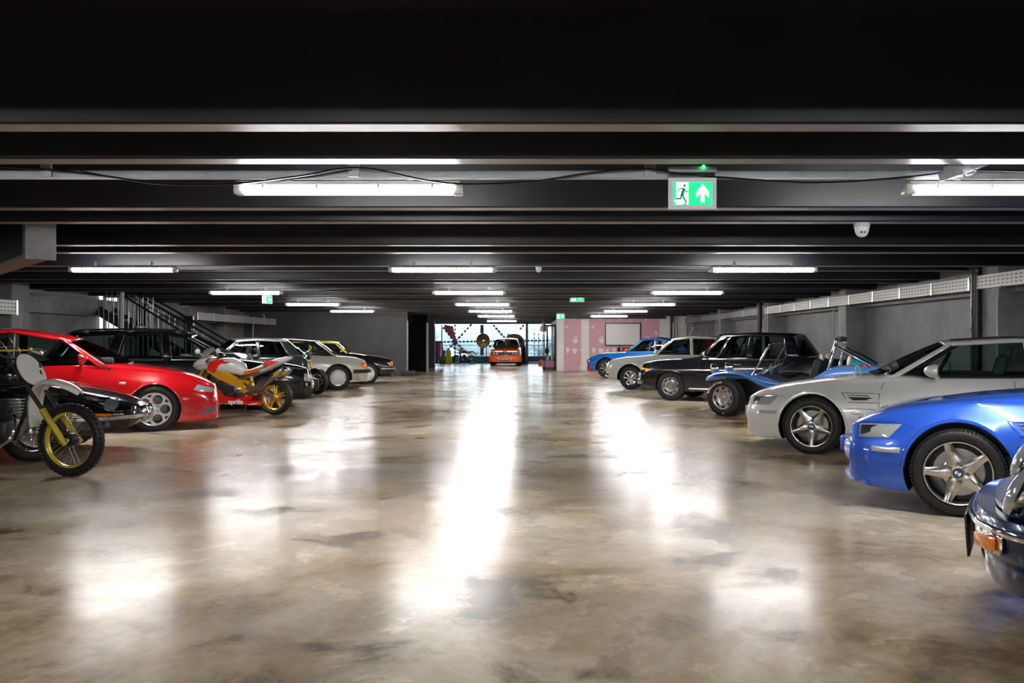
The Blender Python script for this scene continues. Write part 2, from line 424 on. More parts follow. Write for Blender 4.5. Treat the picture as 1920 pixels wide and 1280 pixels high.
# struts along the first light row, cable looped over them
def strut(y, z, label):
    r = empty('ceiling_strut', (0, y, z), 0, label, 'metal channel')
    b = NB(); box(b, ((XL+XR)/2, 0, .03), (XR-XL, .045, .05), .004); finish('channel', b, GALV, r)
    b = NB(); box(b, ((XL+XR)/2, -.028, 0), (XR-XL, .012, .014)); finish('lip', b, SATIN, r, smooth=False)
    for px in (92, 666, 1218, 1790):
        b = NB(); x = WX(px, y); box(b, (x, 0, .28), (.03, .03, .46)); box(b, (x, -.035, .055), (.07, .02, .1), .004)
        finish('hanger', b, GALV, r)
strut(5.55, 2.325, 'long grey galvanised channel spanning the ceiling at the nearest light row')
b = NB()
pts = [(-60, 310), (92, 318), (200, 330), (300, 345), (430, 345), (560, 330), (640, 316), (700, 317), (800, 338), (880, 345), (1000, 340), (1100, 325), (1200, 316), (1280, 326), (1400, 336), (1520, 342), (1640, 337), (1750, 326), (1790, 318), (1960, 322)]
tube(b, smoothpts([(WX(p, 5.47), 5.47, WZ(q, 5.47)) for p, q in pts], 4), .0065, 6)
tag(finish('cable', b, BLACKP), 'long black cable looping along the grey channel at the nearest light row', 'cable')
b = NB(); tube(b, smoothpts([(WX(p, 5.5), 5.5, WZ(q, 5.5)) for p, q in [(150, 320), (260, 338), (430, 342), (560, 334), (660, 318)]], 4), .004, 5)
tag(finish('cable', b, BLACKP), 'thin second black cable sagging above the left end of the nearest light', 'cable')
b = NB(); box(b, (0, 0, 0), (.42, .05, .05), .005, RZ(radians(25)) @ RY(radians(-18))); box(b, (-.09, -.05, -.02), (.12, .03, .06), .01)
tube(b, smoothpts([(-.16, -.06, -.04), (-.1, -.08, .03), (-.02, -.08, .01), (.04, -.07, -.03), (-.02, -.07, -.05)], 5), .006, 6)
o = finish('bracket', b, GALV, loc=(WX(1795, 5.5), 5.42, WZ(322, 5.5))); tag(o, 'angled grey steel bracket with knotted cable above the right near light', 'bracket')
# exit signs
EG = mat('exit_green', (.0, .30, .06), .4, emis=(0.0, .75, .16), es=.26)
EWh = mat('exit_white', (.5, .6, .55), .4, emis=(.85, 1, .93), es=.16)
def exit_sign(loc, rz, label, full=True, sc=1.):
    r = empty('exit_sign', loc, rz, label, 'exit sign', 'green emergency exit signs'); r.scale = (sc,)*3
    W, H = .30, .165
    b = NB(); box(b, (0, .01, H+.085), (W+.01, .05, .04), .006); finish('housing', b, mat('sign_housing', (.45, .47, .52), .4), r)
    b = NB(); box(b, (0, .01, H+.045), (W-.01, .03, .035), .003); finish('hinge', b, DSTEEL, r)
    b = NB(); outer = [(-W/2, 0), (W/2, 0), (W/2, H+.028), (-W/2, H+.028)]; inn = [(-W/2+.022, .018), (W/2-.022, .018), (W/2-.022, H+.006), (-W/2+.022, H+.006)]
    plate(b, [outer, inn], .03, .003, XZ); finish('frame', b, mat('sign_frame', (.72, .74, .82), .25, emis=(.6, .8, .8), es=.03), r)
    b = NB(); box(b, (0, -.001, H/2+.012), (W-.044, .012, H-.012)); finish('green_panel', b, EG, r, smooth=False)
    x0, z0 = -W/2+.022, .018; w_, h_ = W-.044, H-.012
    def P(u, v): return (x0+u*w_, z0+(1-v)*h_)
    def add(nm, outs, m, off, bev=0):
        b = NB(); plate(b, outs, .002, bev, Matrix.Translation((0, off, 0)) @ XZ); return finish(nm, b, m, r, smooth=False)
    add('door_field', [[P(.09, .03), P(.40, .03), P(.40, .95), P(.09, .95), P(.06, .86), P(.035, .78), P(.07, .72), P(.09, .6)]], EWh, -.009)
    add('arrow', [[P(.755, .08), P(.915, .43), P(.915, .68), P(.80, .50), P(.80, .86), P(.70, .86), P(.70, .50), P(.59, .68), P(.59, .43)]], EWh, -.009)
    # running figure
    b = NB(); T = Matrix.Translation((0, -.011, 0)) @ XZ
    def limb(pts, t):
        q = [Vector((P(u, v)[0], P(u, v)[1], 0)) for u, v in pts]
        for i in range(len(q)-1):
            dv = (q[i+1]-q[i]).normalized(); nn = Vector((-dv.y, dv.x, 0))*t; e = dv*t*.6
            plate(b, [[tuple((q[i]-e+nn)[:2]), tuple((q[i+1]+e+nn)[:2]), tuple((q[i+1]+e-nn)[:2]), tuple((q[i]-e-nn)[:2])]], .002, 0, T)
    plate(b, [circ(.0085, 14, P(.30, .16))], .002, 0, T)
    limb([(.28, .31), (.235, .56)], .0095); limb([(.27, .28), (.18, .29), (.13, .42)], .003); limb([(.29, .30), (.34, .42), (.41, .43)], .003)
    limb([(.225, .55), (.20, .71), (.085, .71)], .005); limb([(.24, .55), (.29, .70), (.34, .86)], .005); limb([(.285, .97), (.33, .92)], .004)
    finish('running_figure', b, mat('exit_dark_green', (0, .32, .12), .4, emis=(0, .4, .14), es=.05), r, smooth=False)
    for sx in (-.1, .1):
        b = NB(); tube(b, [(sx, .01, H+.10), (sx, .01, (2.9-loc[2])/sc)], .004, 6); finish('hanger', b, DSTEEL, r)
    if full:
        b = NB(); ellip(b, (.068, -.025, H+.10), (.011,)*3); finish('indicator_lamp', b, mat('green_led', (0, 1, .1), .3, emis=(.02, 1, .12), es=1.5), r)
    return r
Y1 = 5.48
exit_sign((WX(1298, Y1), Y1, WZ(391, Y1)), 0, 'nearest and largest green exit sign, with glowing green dot on top')
exit_sign((WX(1082, 22.6), 22.6, WZ(566, 22.6)), 0, 'middle-distance green exit sign hanging over the aisle centre', False, 1.25)
exit_sign((WX(1051, 33.6), 33.6, WZ(598, 33.6)), 0, 'smallest green exit sign, just above the pink plasterboard wall corner', False, 1.1)
exit_sign((WX(501, 18.9), 18.9, WZ(569, 18.9)), radians(62), 'green exit sign turned sideways at the left under the batten lights', False, .95)
# dome camera
def dome(loc, label, sc=1.):
    r = empty('security_camera', loc, 0, label, 'camera'); r.scale = (sc,)*3
    b = NB(); lathe(b, [(.02, 0), (.058, 0), (.062, -.006), (.062, -.03), (.056, -.036)], 28, axis='Z'); finish('mount', b, mat('cam_grey', (.55, .58, .66), .4), r)
    b = NB(); lathe(b, [(.058, -.034), (.056, -.05), (.05, -.075), (.04, -.098), (.022, -.11), (.002, -.114)], 28, axis='Z'); finish('dome', b, mat('cam_white', (.85, .84, .80), .35), r)
    for x, rr, m in ((-.021, .0085, BLACKP), (.004, .010, mat('cam_led', (.18, .18, .17), .4))):
        b = NB(); lathe(b, [(rr, 0), (rr, -.012), (rr*.5, -.013)], 16); finish('lens', b, m, r, loc=(x, -.0405, -.078))
    return r
dome((WX(1616, 7.92), 7.92, 2.368), 'white dome security camera under the dark ceiling beams at upper right', 1.15)
dome((WX(1010, 12.5), 12.5, 2.368), 'small distant white ceiling camera beside the middle light of the second row', .75)
# near duct box at left
M = RZ(radians(-49)); r = empty('bulkhead', (-4.84, 8.28, 2.12), radians(-49), 'dark boxed duct end with lit sides coloured pale grey under the ceiling at far left', 'duct')
b = NB(); box(b, (-1.9, .13, .22), (3.8, .24, .46), .01); finish('casing', b, mat('duct_dark', (.03, .04, .048), .4, vary=.4), r)
b = NB(); box(b, (0, .12, .2), (.035, .27, .5), .005); box(b, (-1.9, .12, -.012), (3.8, .27, .02)); box(b, (-.06, -.008, .2), (.1, .012, .44)); finish('edge', b, mat('duct_lit_side', (.33, .34, .36), .5, vary=.3), r)  # end face and underside paler: the light on them is in the colour
# cable trays: perforated trunking
def tray(x, y0, y1, z, h, label, inward, m):
    r = empty('cable_tray', (x, (y0+y1)/2, z), 0, label, 'cable tray'); L = y1-y0
    b = NB(); box(b, (0, 0, 0), (.015, L, h)); box(b, (-inward*.05, 0, -h/2), (.1, L, .012)); box(b, (-inward*.05, 0, h/2), (.1, L, .012)); finish('channel', b, m, r, smooth=False)
    b = NB(); n = int(L/.11)
    for i in range(n):
        for k in range(3): box(b, (inward*.008, -L/2+(i+.5)*L/n, -h*.28+k*h*.28), (.004, .06, h*.10))
    tag(finish('slots', b, mat('slot_dark', (.22, .22, .20), .6), r, smooth=False), kind='stuff')
    n = int(L/1.2)
    for i in range(n+1):
        b = NB(); box(b, (inward*.012, -L/2+i*L/n, 0), (.012, .05, h+.02)); finish('splice', b, SATIN, r, smooth=False)
TR = mat('trunking_pale', (.58, .58, .53), .4, .1)
TR2 = mat('trunking_grey', (.36, .36, .35), .5)
tray(XR-.32, 6.0, 12.9, 2.16, .185, 'pale perforated cable tray along the right wall, section nearest the camera', -1, TR)
tray(XR-.32, 13.1, 24.0, 2.15, .185, 'pale perforated cable tray on the right wall between the two black pipes', -1, TR)
tray(XR-.32, 24.2, 36.4, 2.14, .18, 'grey far section of cable tray along the right wall', -1, TR2)
tray(-9.0, 23.4, 30.7, 1.97, .20, 'pale cable tray on the left wall beyond the stairs', 1, TR2)
tray(-9.9, 10.0, 16.6, 1.93, .26, 'short bright cable tray at the left edge above the red car', 1, TR)
# pipes
def vpipe(x, y, r_, label, z1=2.3, collars=(1.72, 1.45)):
    r = empty('drain_pipe', (x, y, 0), 0, label, 'pipe')
    b = NB(); lathe(b, [(r_, 0), (r_, z1)], 20, axis='Z'); finish('pipe', b, mat('pipe_black', (.012, .013, .018), .3), r)
    b = NB(); tube(b, smoothpts([(0, 0, z1-.02), (0, 0, z1+.06), (-.05, 0, z1+.14), (-.16, 0, z1+.2)], 4), r_*1.08, 14); finish('elbow', b, MAT['pipe_black'], r)
    for z in collars:
        b = NB(); lathe(b, [(r_, z-.04), (r_+.012, z-.04), (r_+.012, z+.04), (r_, z+.04)], 20, axis='Z'); finish('collar', b, MAT['pipe_black'], r)
vpipe(WX(1831, 12.95), 12.95, .085, 'thick black vertical drain pipe beside the column above the silver coupe')
vpipe(WX(1424, 24.6), 24.6, .07, 'thin distant black vertical drain pipe above the black saloon')
def conduit(pts, rad, label, m=None):
    b = NB(); tube(b, smoothpts(pts, 4), rad, 7); tag(finish('conduit', b, m or mat('conduit_white', (.55, .55, .53), .4)), label, 'conduit')
X_ = XR-.30
conduit([(WX(1895, 12.2), 12.2, 2.10), (WX(1877, 12.2), 12.2, 2.06), (WX(1871, 12.2), 12.2, 1.95), (WX(1870, 12.2), 12.2, 1.3), (WX(1872, 12.2), 12.2, .0)], .013, 'white vertical conduit on the column to the right of the thick black pipe')
conduit([(WX(1552, 19.3), 19.3, 2.08), (WX(1560, 19.3), 19.3, 2.04), (WX(1563, 19.3), 19.3, 1.94), (WX(1563, 19.3), 19.3, 0)], .016, 'pale vertical conduit dropping behind the roll bar of the blue buggy')
conduit([(WX(1338, 30.8), 30.8, 2.08), (WX(1342, 30.8), 30.8, 2.03), (WX(1343, 30.8), 30.8, 0)], .018, 'thin pale conduit on the far right column above the black saloon')
conduit([(WX(40, 16.5), 16.5, 1.8), (WX(38, 16.5), 16.5, 1.68), (WX(40, 16.5), 16.5, 0)], .014, 'thin white conduit below the bright tray at the left edge')
conduit([(WX(371, 24.6), 24.6, 1.92), (WX(367, 24.6), 24.6, 1.84), (WX(366, 24.6), 24.6, 0)], .014, 'thin conduit at the near end of the left wall tray')
conduit([(WX(494, 29), 29, 2.2), (WX(496, 29), 29, 2.02), (WX(488, 29), 29, 1.9), (WX(475, 29), 29, 1.86), (WX(475, 29), 29, 0)], .02, 'bent pale conduit dropping from the end of the left wall tray')
conduit([(WX(1295, 36.0), 36.0, WZ(640, 36)), (WX(1278, 36), 36.0, WZ(660, 36)), (WX(1301, 36), 36.0, WZ(612, 36))][1:], .03, 'slanting pale pole leaning in the far right corner')
for px in (1262.5, 1268): conduit([(WX(px, 36.2), 36.2, 2.05), (WX(px, 36.2), 36.2, 0)], .03, 'pale upright pole %s in the far right corner' % ('nearer the pink wall' if px < 1265 else 'further from the pink wall'))
# ---- staircase at left
def stairs():
    r = empty('staircase', (WX(380, 20.6), 20.6, 0), 0, 'dark metal staircase with slim railings climbing left behind the black estate car', 'staircase')
    SM_ = mat('stair_black', (.015, .015, .018), .35); RL = mat('rail_dark', (.03, .03, .035), .3, .5); BL = mat('baluster_grey', (.5, .5, .52), .35, .6)
    ox = WX(380, 20.6); x0 = WX(455, 20.6)-ox; sl = .60; n = 12
    for i in range(n):
        b = NB(); box(b, (x0-.27*(i+.5), .0, (i+1)*.162), (.29, .66, .035)); finish('tread', b, SM_, r, smooth=False)
    for k, dy in enumerate((-.34, .34)):
        b = NB(); L = n*.27; z1 = n*.162; a = atan2(z1, L)
        box(b, (x0-L/2, dy, z1/2+.02), (hypot(L, z1)+.2, .04, .22), 0, RY(a)); finish('stringer', b, SM_, r, smooth=False)
        b = NB(); tube(b, [(x0+.1, dy, .95), (x0-L, dy, .92+z1)], .028, 8); tube(b, [(x0+.1, dy, .82), (x0-L, dy, .79+z1)], .014, 6); finish('handrail', b, RL, r)
        for i in range(24):
            xx = x0-.02-i*(L/24); zb = (x0-xx)*sl
            b = NB(); box(b, (xx, dy, zb+.45), (.014, .014, .78)); finish('baluster', b, BL, r, smooth=False)
    # landing screen of vertical bars
    for i in range(12):
        b = NB(); box(b, (WX(186, 20)-ox+i*.115, -.62, 1.2), (.016, .016, 2.2)); finish('baluster', b, BL, r, smooth=False)
    b = NB(); tube(b, [(WX(222, 19.9)-ox, -.66, 2.40), (WX(350, 19.9)-ox, -.66, 1.42)], .026, 8); finish('handrail', b, RL, r)
    b = NB(); box(b, (WX(273, 21.1)-ox, .42, 1.1), (.3, .1, 2.2)); finish('post', b, SM_, r, smooth=False)
    b = NB(); box(b, (WX(357, 21.1)-ox, .42, .95), (.22, .1, 1.9)); finish('post', b, SM_, r, smooth=False)
stairs()
conduit([(WX(229, 19.6), 19.6, 2.4), (WX(228, 19.6), 19.6, 0)], .05, 'broad pale vertical pipe beside the stairs above the black estate car', mat('pipe_pale', (.6, .6, .6), .4))
# daylight strip window high at the stair head
b = NB()
for ya, yc in ((20.98, 21.12), (21.38, 21.54), (21.62, 21.95)): box(b, (XL-.17, (ya+yc)/2, 1.95), (.03, yc-ya, 1.0))
o = finish('window_2', b, mat('lit_slit', (.8, .82, .85), .4, emis=(.9, .95, 1), es=.14), smooth=False); o['kind'] = 'structure'
# ---------------------------------------------------------------- wheels
def tyre_bm(R, rr, tw, groove=True):
    b = NB()
    prof = [(rr, -.012), (rr+.008, .002), (rr+(R-rr)*.45, .010), (R-.025, .004), (R-.008, -.010), (R, -.028)]
    if groove:
        for f in (.25, .5, .75):
            y = -tw*f; prof += [(R, y+.008), (R-.009, y+.006), (R-.009, y-.006), (R, y-.008)]
    prof += [(R, -tw+.028), (R-.008, -tw+.010), (R-.025, -tw-.004), (rr+.008, -tw), (rr-.004, -tw+.02), (rr-.004, -.02)]
    lathe_closed(b, prof, 48); 
    if groove:
        for i in range(72):   # shoulder blocks
            a = 2*pi*i/72; M = Matrix.Rotation(-a, 3, 'Y'); p = M @ Vector((R-.004, -.016, 0))
            box(b, p, (.012, .03, R*.055), 0, M)
    return b
def barrel(b, rr, tw, lip=.012):
    lathe_closed(b, [(rr+.002, -.004), (rr-.002, .006), (rr-lip, .004), (rr-lip-.004, -.012), (rr-.022, -.03), (rr-.03, -tw*.6), (rr-.03, -tw+.02), (rr, -tw+.02), (rr, -.02)], 48)
def spoke(b, a, rs, hw, zs, ridge=.008, th=.02):
    M = Matrix.Rotation(-a, 3, 'Y'); rings = []
    for r_, h, z in zip(rs, hw, zs):
        rings.append([M @ Vector((r_, z+dz, t*h)) for t, dz in ((-1, 0), (-.55, ridge*.7), (0, ridge), (.55, ridge*.7), (1, 0), (1, -th), (-1, -th))])
    ring_loft(b, rings)
def make_wheel(style, R, rr, tw, m):
    """returns list of (name, bm, material) ; outer face at y=0"""
    b = NB(); P = []
    YT = Matrix.Translation((0, -.012, 0)) @ Matrix.Rotation(radians(-90), 4, 'X')   # plates face +Y
    def at(y): return Matrix.Translation((0, y, 0)) @ Matrix.Rotation(radians(-90), 4, 'X')
    barrel(b, rr, tw)
    back = -.10
    if style == 'star':
        for i in range(5):
            a = pi/2+2*pi*i/5
            spoke(b, a, [.045, .080, rr*.52, rr*.72, rr*.88, rr-.012], [.055, .054, .041, .033, .027, .032], [-.022, -.016, -.022, -.016, -.010, -.006], .016, .03)
        for i in range(5):       # webbing between the spoke roots
            a = pi/2+2*pi*(i+.5)/5; spoke(b, a, [.03, .095, .108], [.04, .046, .03], [-.024, -.026, -.034], .004, .02)
        lathe(b, [(.072, -.05), (.070, -.020), (.040, -.014), (.038, -.006), (0.002, -.004)], 28)
        bolts = [(pi/2+2*pi*(i+.5)/5, .062) for i in range(5)]
        emb = True
    elif style == 'dial':
        outs = [circ(rr-.012, 60)]
        for i in range(5):
            a = pi/2+.3+2*pi*i/5; outs.append(circ(rr*.29, 26, (rr*.60*cos(a), rr*.60*sin(a))))
        for i in range(5):       # small triangular gaps at the rim
            a = pi/2+.3+2*pi*(i+.5)/5; rt = rr-.022
            outs.append([(rt*cos(a-.20), rt*sin(a-.20)), (rt*cos(a), rt*sin(a)), (rt*cos(a+.20), rt*sin(a+.20)), (rr*.72*cos(a), rr*.72*sin(a))])
        plate(b, outs, .026, .005, at(-.016)); lathe(b, [(.04, -.02), (.038, .002), (.03, .006), (.001, .008)], 24)
        for i in range(5):
            a = pi/2+.3+2*pi*i/5; c = (rr*.60*cos(a), rr*.60*sin(a))
            lathe_closed(b, [(rr*.29, -.02), (rr*.29, .004), (rr*.315, .006), (rr*.325, -.01)], 26, (c[0], 0, c[1]))
        bolts = [(pi/2+.3+2*pi*(i+.5)/5, .058) for i in range(5)]; emb = False
    elif style == 'wire':
        for i in range(36):
            a = 2*pi*i/36; s = 1 if i % 2 else -1
            tube(b, [(.045*cos(a), -.02, .045*sin(a)), ((rr-.02)*cos(a+.5*s), -.05, (rr-.02)*sin(a+.5*s))], .0022, 4, cap=False)
            tube(b, [(.05*cos(a), .0, .05*sin(a)), ((rr-.015)*cos(a-.4*s), -.02, (rr-.015)*sin(a-.4*s))], .0022, 4, cap=False)
        lathe(b, [(.05, -.1), (.045, -.01), (.035, .02), (.03, .03), (.002, .034)], 24); bolts = []; emb = False
        box(b, (0, .028, 0), (.16, .012, .03), .004)
    elif style == 'slots':       # flat disc, slots at the rim
        outs = [circ(rr-.012, 60)]
        for i in range(15):
            a = 2*pi*i/15; outs.append([(r_*cos(a+d), r_*sin(a+d)) for r_, d in ((rr*.78, -.10), (rr*.90, -.115), (rr*.90, .115), (rr*.78, .10))])
        plate(b, outs, .02, .004, at(-.012)); lathe(b, [(rr*.72, -.008), (rr*.66, .006), (.04, .010), (.001, .012)], 40)
        bolts = [(2*pi*(i+.5)/5, .055) for i in range(5)]; emb = False
    elif style == 'turbine':
        outs = [circ(rr-.012, 60)]
        for g in range(4):
            for k in range(7):
                a = g*pi/2+.35+k*.135; outs.append([(r_*cos(a+d), r_*sin(a+d)) for r_, d in ((rr*(.50+.03*k), -.03), (rr*.88, -.035), (rr*.88, .03), (rr*(.50+.03*k), .035))])
        plate(b, outs, .02, .003, at(-.012)); lathe(b, [(.05, -.01), (.045, .004), (.001, .008)], 24); bolts = []; emb = False
    elif style == 'steel':       # dished steel disc with chrome hubcap
        lathe(b, [(rr-.01, -.012), (rr-.03, -.028), (rr*.72, -.03), (rr*.62, -.008), (rr*.5, -.004), (rr*.44, -.02), (.10, -.024)], 40)
        for i in range(12):
            a = 2*pi*i/12; M = Matrix.Rotation(-a, 3, 'Y'); box(b, M @ Vector((rr*.64, -.002, 0)), (.035, .012, .014), .003, M)
        lathe(b, [(.075, -.022), (.07, .006), (.05, .018), (.001, .022)], 30); bolts = [(2*pi*i/5, .09) for i in range(5)]; emb = False
    elif style == 'eight':       # minilite / slotted custom
        for i in range(8):
            a = 2*pi*i/8; spoke(b, a, [.04, .09, rr*.7, rr-.014], [.026, .026, .020, .034], [-.012, -.010, -.012, -.010], .008, .03)
        lathe(b, [(.085, -.05), (.082, -.006), (.05, -.002), (.045, .01), (.001, .012)], 30); bolts = [(2*pi*(i+.5)/5, .055) for i in range(5)]; emb = False
    elif style == 'buggy':
        outs = [circ(rr-.012, 60)]
        for i in range(8):
            a = 2*pi*i/8; outs.append([(r_*cos(a+d), r_*sin(a+d)) for r_, d in ((rr*.72, -.20), (rr*.90, -.24), (rr*.90, .24), (rr*.72, .20), (rr*.68, 0))])
        plate(b, outs, .018, .004, at(-.02)); lathe(b, [(rr*.66, -.016), (rr*.60, .008), (rr*.42, .002), (.075, -.006)], 40)
        lathe_closed(b, [(rr*.3, -.01), (rr*.3, .004), (rr*.34, .004), (rr*.34, -.01)], 30); lathe(b, [(.033, -.02), (.030, .008), (.001, .01)], 16)
        bolts = [(2*pi*i/5, .065) for i in range(5)]; emb = False
    P.append(('wheel', b, m)); P.append(('tyre', tyre_bm(R, rr, tw), RUBBER))
    b = NB(); lathe(b, [(rr*.74, back), (rr*.74, back+.012), (.05, back+.014), (.04, back+.05), (.001, back+.05)], 40)
    P.append(('brake_disc', b, DISC if style in ('star', 'wire', 'eight') else DSTEEL))
    if style not in ('wire', 'eight'):
        b = NB(); lathe(b, [(rr-.028, -.135), (rr-.028, -.13), (.001, -.13)], 32); P.append(('dark_backing', b, BLACKP))  # added black disc, keeps the wheel openings looking dark
    if style in ('star', 'dial'):
        b = NB(); M = Matrix.Rotation(radians(20), 3, 'Y'); box(b, M @ Vector((rr*.62, back+.02, 0)), (.06, .05, .15), .012, M)
        P.append(('brake_caliper', b, mat('caliper_red', (.55, .01, .02), .4) if style == 'dial' else DSTEEL))
    if bolts:
        b = NB()
        for a, q in bolts: lathe(b, [(.011, -.02), (.011, .002 if style != 'star' else -.008), (.004, .004 if style != 'star' else -.006)], 8, c=(q*cos(a), 0, q*sin(a)))
        P.append(('wheel_bolts', b, DSTEEL))
    if emb:
        b = NB(); lathe(b, [(.034, -.006), (.034, .001), (.001, .003)], 28); P.append(('hub_cap', b, BLACKP))
        b = NB()
        for k, mm in ((0, 0), (1, 1), (2, 0), (3, 1)):
            sec = [(0, 0)]+[(.022*cos(k*pi/2+t*pi/16), .022*sin(k*pi/2+t*pi/16)) for t in range(9)]
            v = [b.verts.new((x, .0045, z)) for x, z in sec]; f = b.faces.new(v); f.material_index = mm
        P.append(('roundel', b, (mat('roundel_white', (.8, .82, .85), .3), mat('roundel_blue', (.02, .16, .5), .3))))
    return P
WC = {}
def put_wheel(root, style, R, rr, tw, m, x, yo, side, steer=0, lab=None, spin=0):
    key = (style, R, rr, tw, m.name); 
    if key not in WC:
        P = make_wheel(*key[:4], m); L = []
        for nm, bm, mm in P:
            ms = mm if isinstance(mm, tuple) else None
            o = finish(nm, bm, None if ms else mm, None, mats=ms); L.append((nm, o.data)); bpy.data.objects.remove(o)
        WC[key] = L
    L = WC[key]; wo = link('wheel', L[0][1], root, (x, side*yo, R), (0, spin, (pi if side < 0 else 0)+steer))
    for nm, me in L[1:]: link(nm, me, wo)
    return wo

# ---------------------------------------------------------------- car bodies
def pchip(xs, ys, x):
    n = len(xs)
    if x <= xs[0]: return ys[0]
    if x >= xs[-1]: return ys[-1]
    i = max(k for k in range(n-1) if xs[k] <= x); 
    h = [xs[k+1]-xs[k] for k in range(n-1)]; d = [(ys[k+1]-ys[k])/h[k] for k in range(n-1)]
    def m(k):
        if k == 0: return d[0]
        if k == n-1: return d[-1]
        if d[k-1]*d[k] <= 0: return 0
        return 2*d[k-1]*d[k]/(d[k-1]+d[k])
    t = (x-xs[i])/h[i]; a, c = m(i)*h[i], m(i+1)*h[i]
    return ys[i]*(2*t**3-3*t*t+1)+a*(t**3-2*t*t+t)+ys[i+1]*(3*t*t-2*t**3)+c*(t**3-t*t)
def ztop(z): return z
class Car:
    def __init__(s, name, label, cat, X, Y, deg, side, hw, group=None):
        """(X,Y): ground contact of the visible front tyre face; nose points away by deg from the cross-aisle direction.
        side=+1: right-hand row (nose to the left), left flank seen; side=-1: left-hand row."""
        a = radians(180-deg) if side > 0 else radians(deg)
        off = RZ(a) @ Vector((0, side*hw, 0))
        s.root = empty(name, (X-off.x, Y-off.y, 0), a, label, cat, group); s.hw = hw; s.side = side
    def body(s, st, m, arches=(), ra=.36, e=.55, nlong=72, flare=.0, name='body', sm=1, ncap=True, low=None):
        st = sorted([tuple(q)+(0,)*(7-len(q)) for q in st]); xs = [q[0] for q in st]; cols_ = list(zip(*st))
        x0, x1 = xs[0], xs[-1]; X = []
        for i in range(nlong+1):
            t = i/nlong; X.append(x0+(x1-x0)*(.5-.5*cos(pi*t))*.45+(x1-x0)*t*.55)
        b = NB(); rings = []
        for x in X:
            zb, zs, zt, w_, ws, fc = [pchip(xs, cols_[k], x) for k in range(1, 7)]
            half = []
            for f in (0, .5, .85): half.append((w_*.94*f, zb))
            for t, g in ((0, .945), (.06, .975), (.2, .99), (.4, 1.0), (.55, 1.0), (.7, None), (.85, None), (1, None)):
                yy = w_*g if g else None
                if yy is None:
                    u = (t-.55)/.45; yy = w_+(ws-w_)*u*u
                z = zb+(zs-zb)*t
                if flare:
                    for ax in arches:
                        d = hypot(x-ax, z-ra*.86); yy += flare*exp(-((d-ra)/.10)**2) if d > ra*.8 else flare*.7
                half.append((yy, z))
            for k in range(1, 9):
                t = k/8*pi/2; yy = ws*cos(t)**e; z = zs+(zt-zs)*sin(t)**e
                if k == 8: yy = 0
                if fc: z += fc*exp(-((yy/max(w_, .01)-.74)/.17)**2)
                half.append((yy, z))
            ring = [Vector((x, yy, z)) for yy, z in half]+[Vector((x, -yy, z)) for yy, z in half[-2:0:-1]]
            rings.append(ring)
        ring_loft(b, rings)
        bmesh.ops.recalc_face_normals(b, faces=b.faces)
        s.bvh = BVHTree.FromBMesh(b); s.tops = rings; s.xs = X
        if arches:
            o = finish(name, b, m, s.root); o.data.materials.append(BLACKP)
            cb = NB()
            for ax in arches:
                for sd in (-1, 1):
                    lathe(cb, [(ra, 0), (ra, .48)], 40, c=(ax, sd*(s.hw+.14)-.24-sd*.24, ra*.0+s.R))
            for f in cb.faces: f.material_index = 1
            c = finish('cut', cb, m); c.data.materials.append(BLACKP); c.parent = s.root
            md = o.modifiers.new('b', 'BOOLEAN'); md.object = c; md.operation = 'DIFFERENCE'; md.solver = 'EXACT'
            bpy.context.view_layer.update()
            me = bpy.data.meshes.new_from_object(o.evaluated_get(bpy.context.evaluated_depsgraph_get()))
            o.modifiers.clear(); o.data = me; me.name = name
            bpy.data.objects.remove(c)
            b3 = NB(); b3.from_mesh(me)
            for f in b3.faces: f.smooth = True
            for e_ in b3.edges:
                if len(e_.link_faces) == 2 and e_.calc_face_angle(0) > radians(32): e_.smooth = False
            b3.to_mesh(me); b3.free()
        else: o = finish(name, b, m, s.root)
        s.bodyobj = o
        return o
    def arch_lips(s, arches, ra, m, w_=.018, out=.006, a0=8, a1=172, name='arch_lip', zc=None):
        for ax in arches:
            for sd in (-1, 1):
                pts = []
                for i in range(25):
                    a = radians(a0+(a1-a0)*i/24); x = ax+ra*cos(a); z = s.R+ra*sin(a)
                    p = s.hit(x, z, sd); pts.append(Vector((x, p.y+sd*(out-.004), z)))
                b = NB(); tube(b, pts, w_/2, 6); finish(name, b, m, s.root)
    def hit(s, u, v, d):
        """d: +1/-1 side (u=x,v=z); 'f','r' front/rear (u=y,v=z); 't' top (u=x,v=y)"""
        if d in (1, -1): o, r = Vector((u, 4*d, v)), Vector((0, -d, 0))
        elif d == 'f': o, r = Vector((6, u, v)), Vector((-1, 0, 0))
        elif d == 'r': o, r = Vector((-8, u, v)), Vector((1, 0, 0))
        else: o, r = Vector((u, v, 5)), Vector((0, 0, -1))
        p, n, i, ds = s.bvh.ray_cast(o, r)
        if p is None:
            q = {1: Vector((u, s.hw, v)), -1: Vector((u, -s.hw, v)), 'f': Vector((1, u, v)), 'r': Vector((-4, u, v)), 't': Vector((u, v, 1))}[d]
            p, n, i, ds = s.bvh.find_nearest(q)
        s.n = n; return p
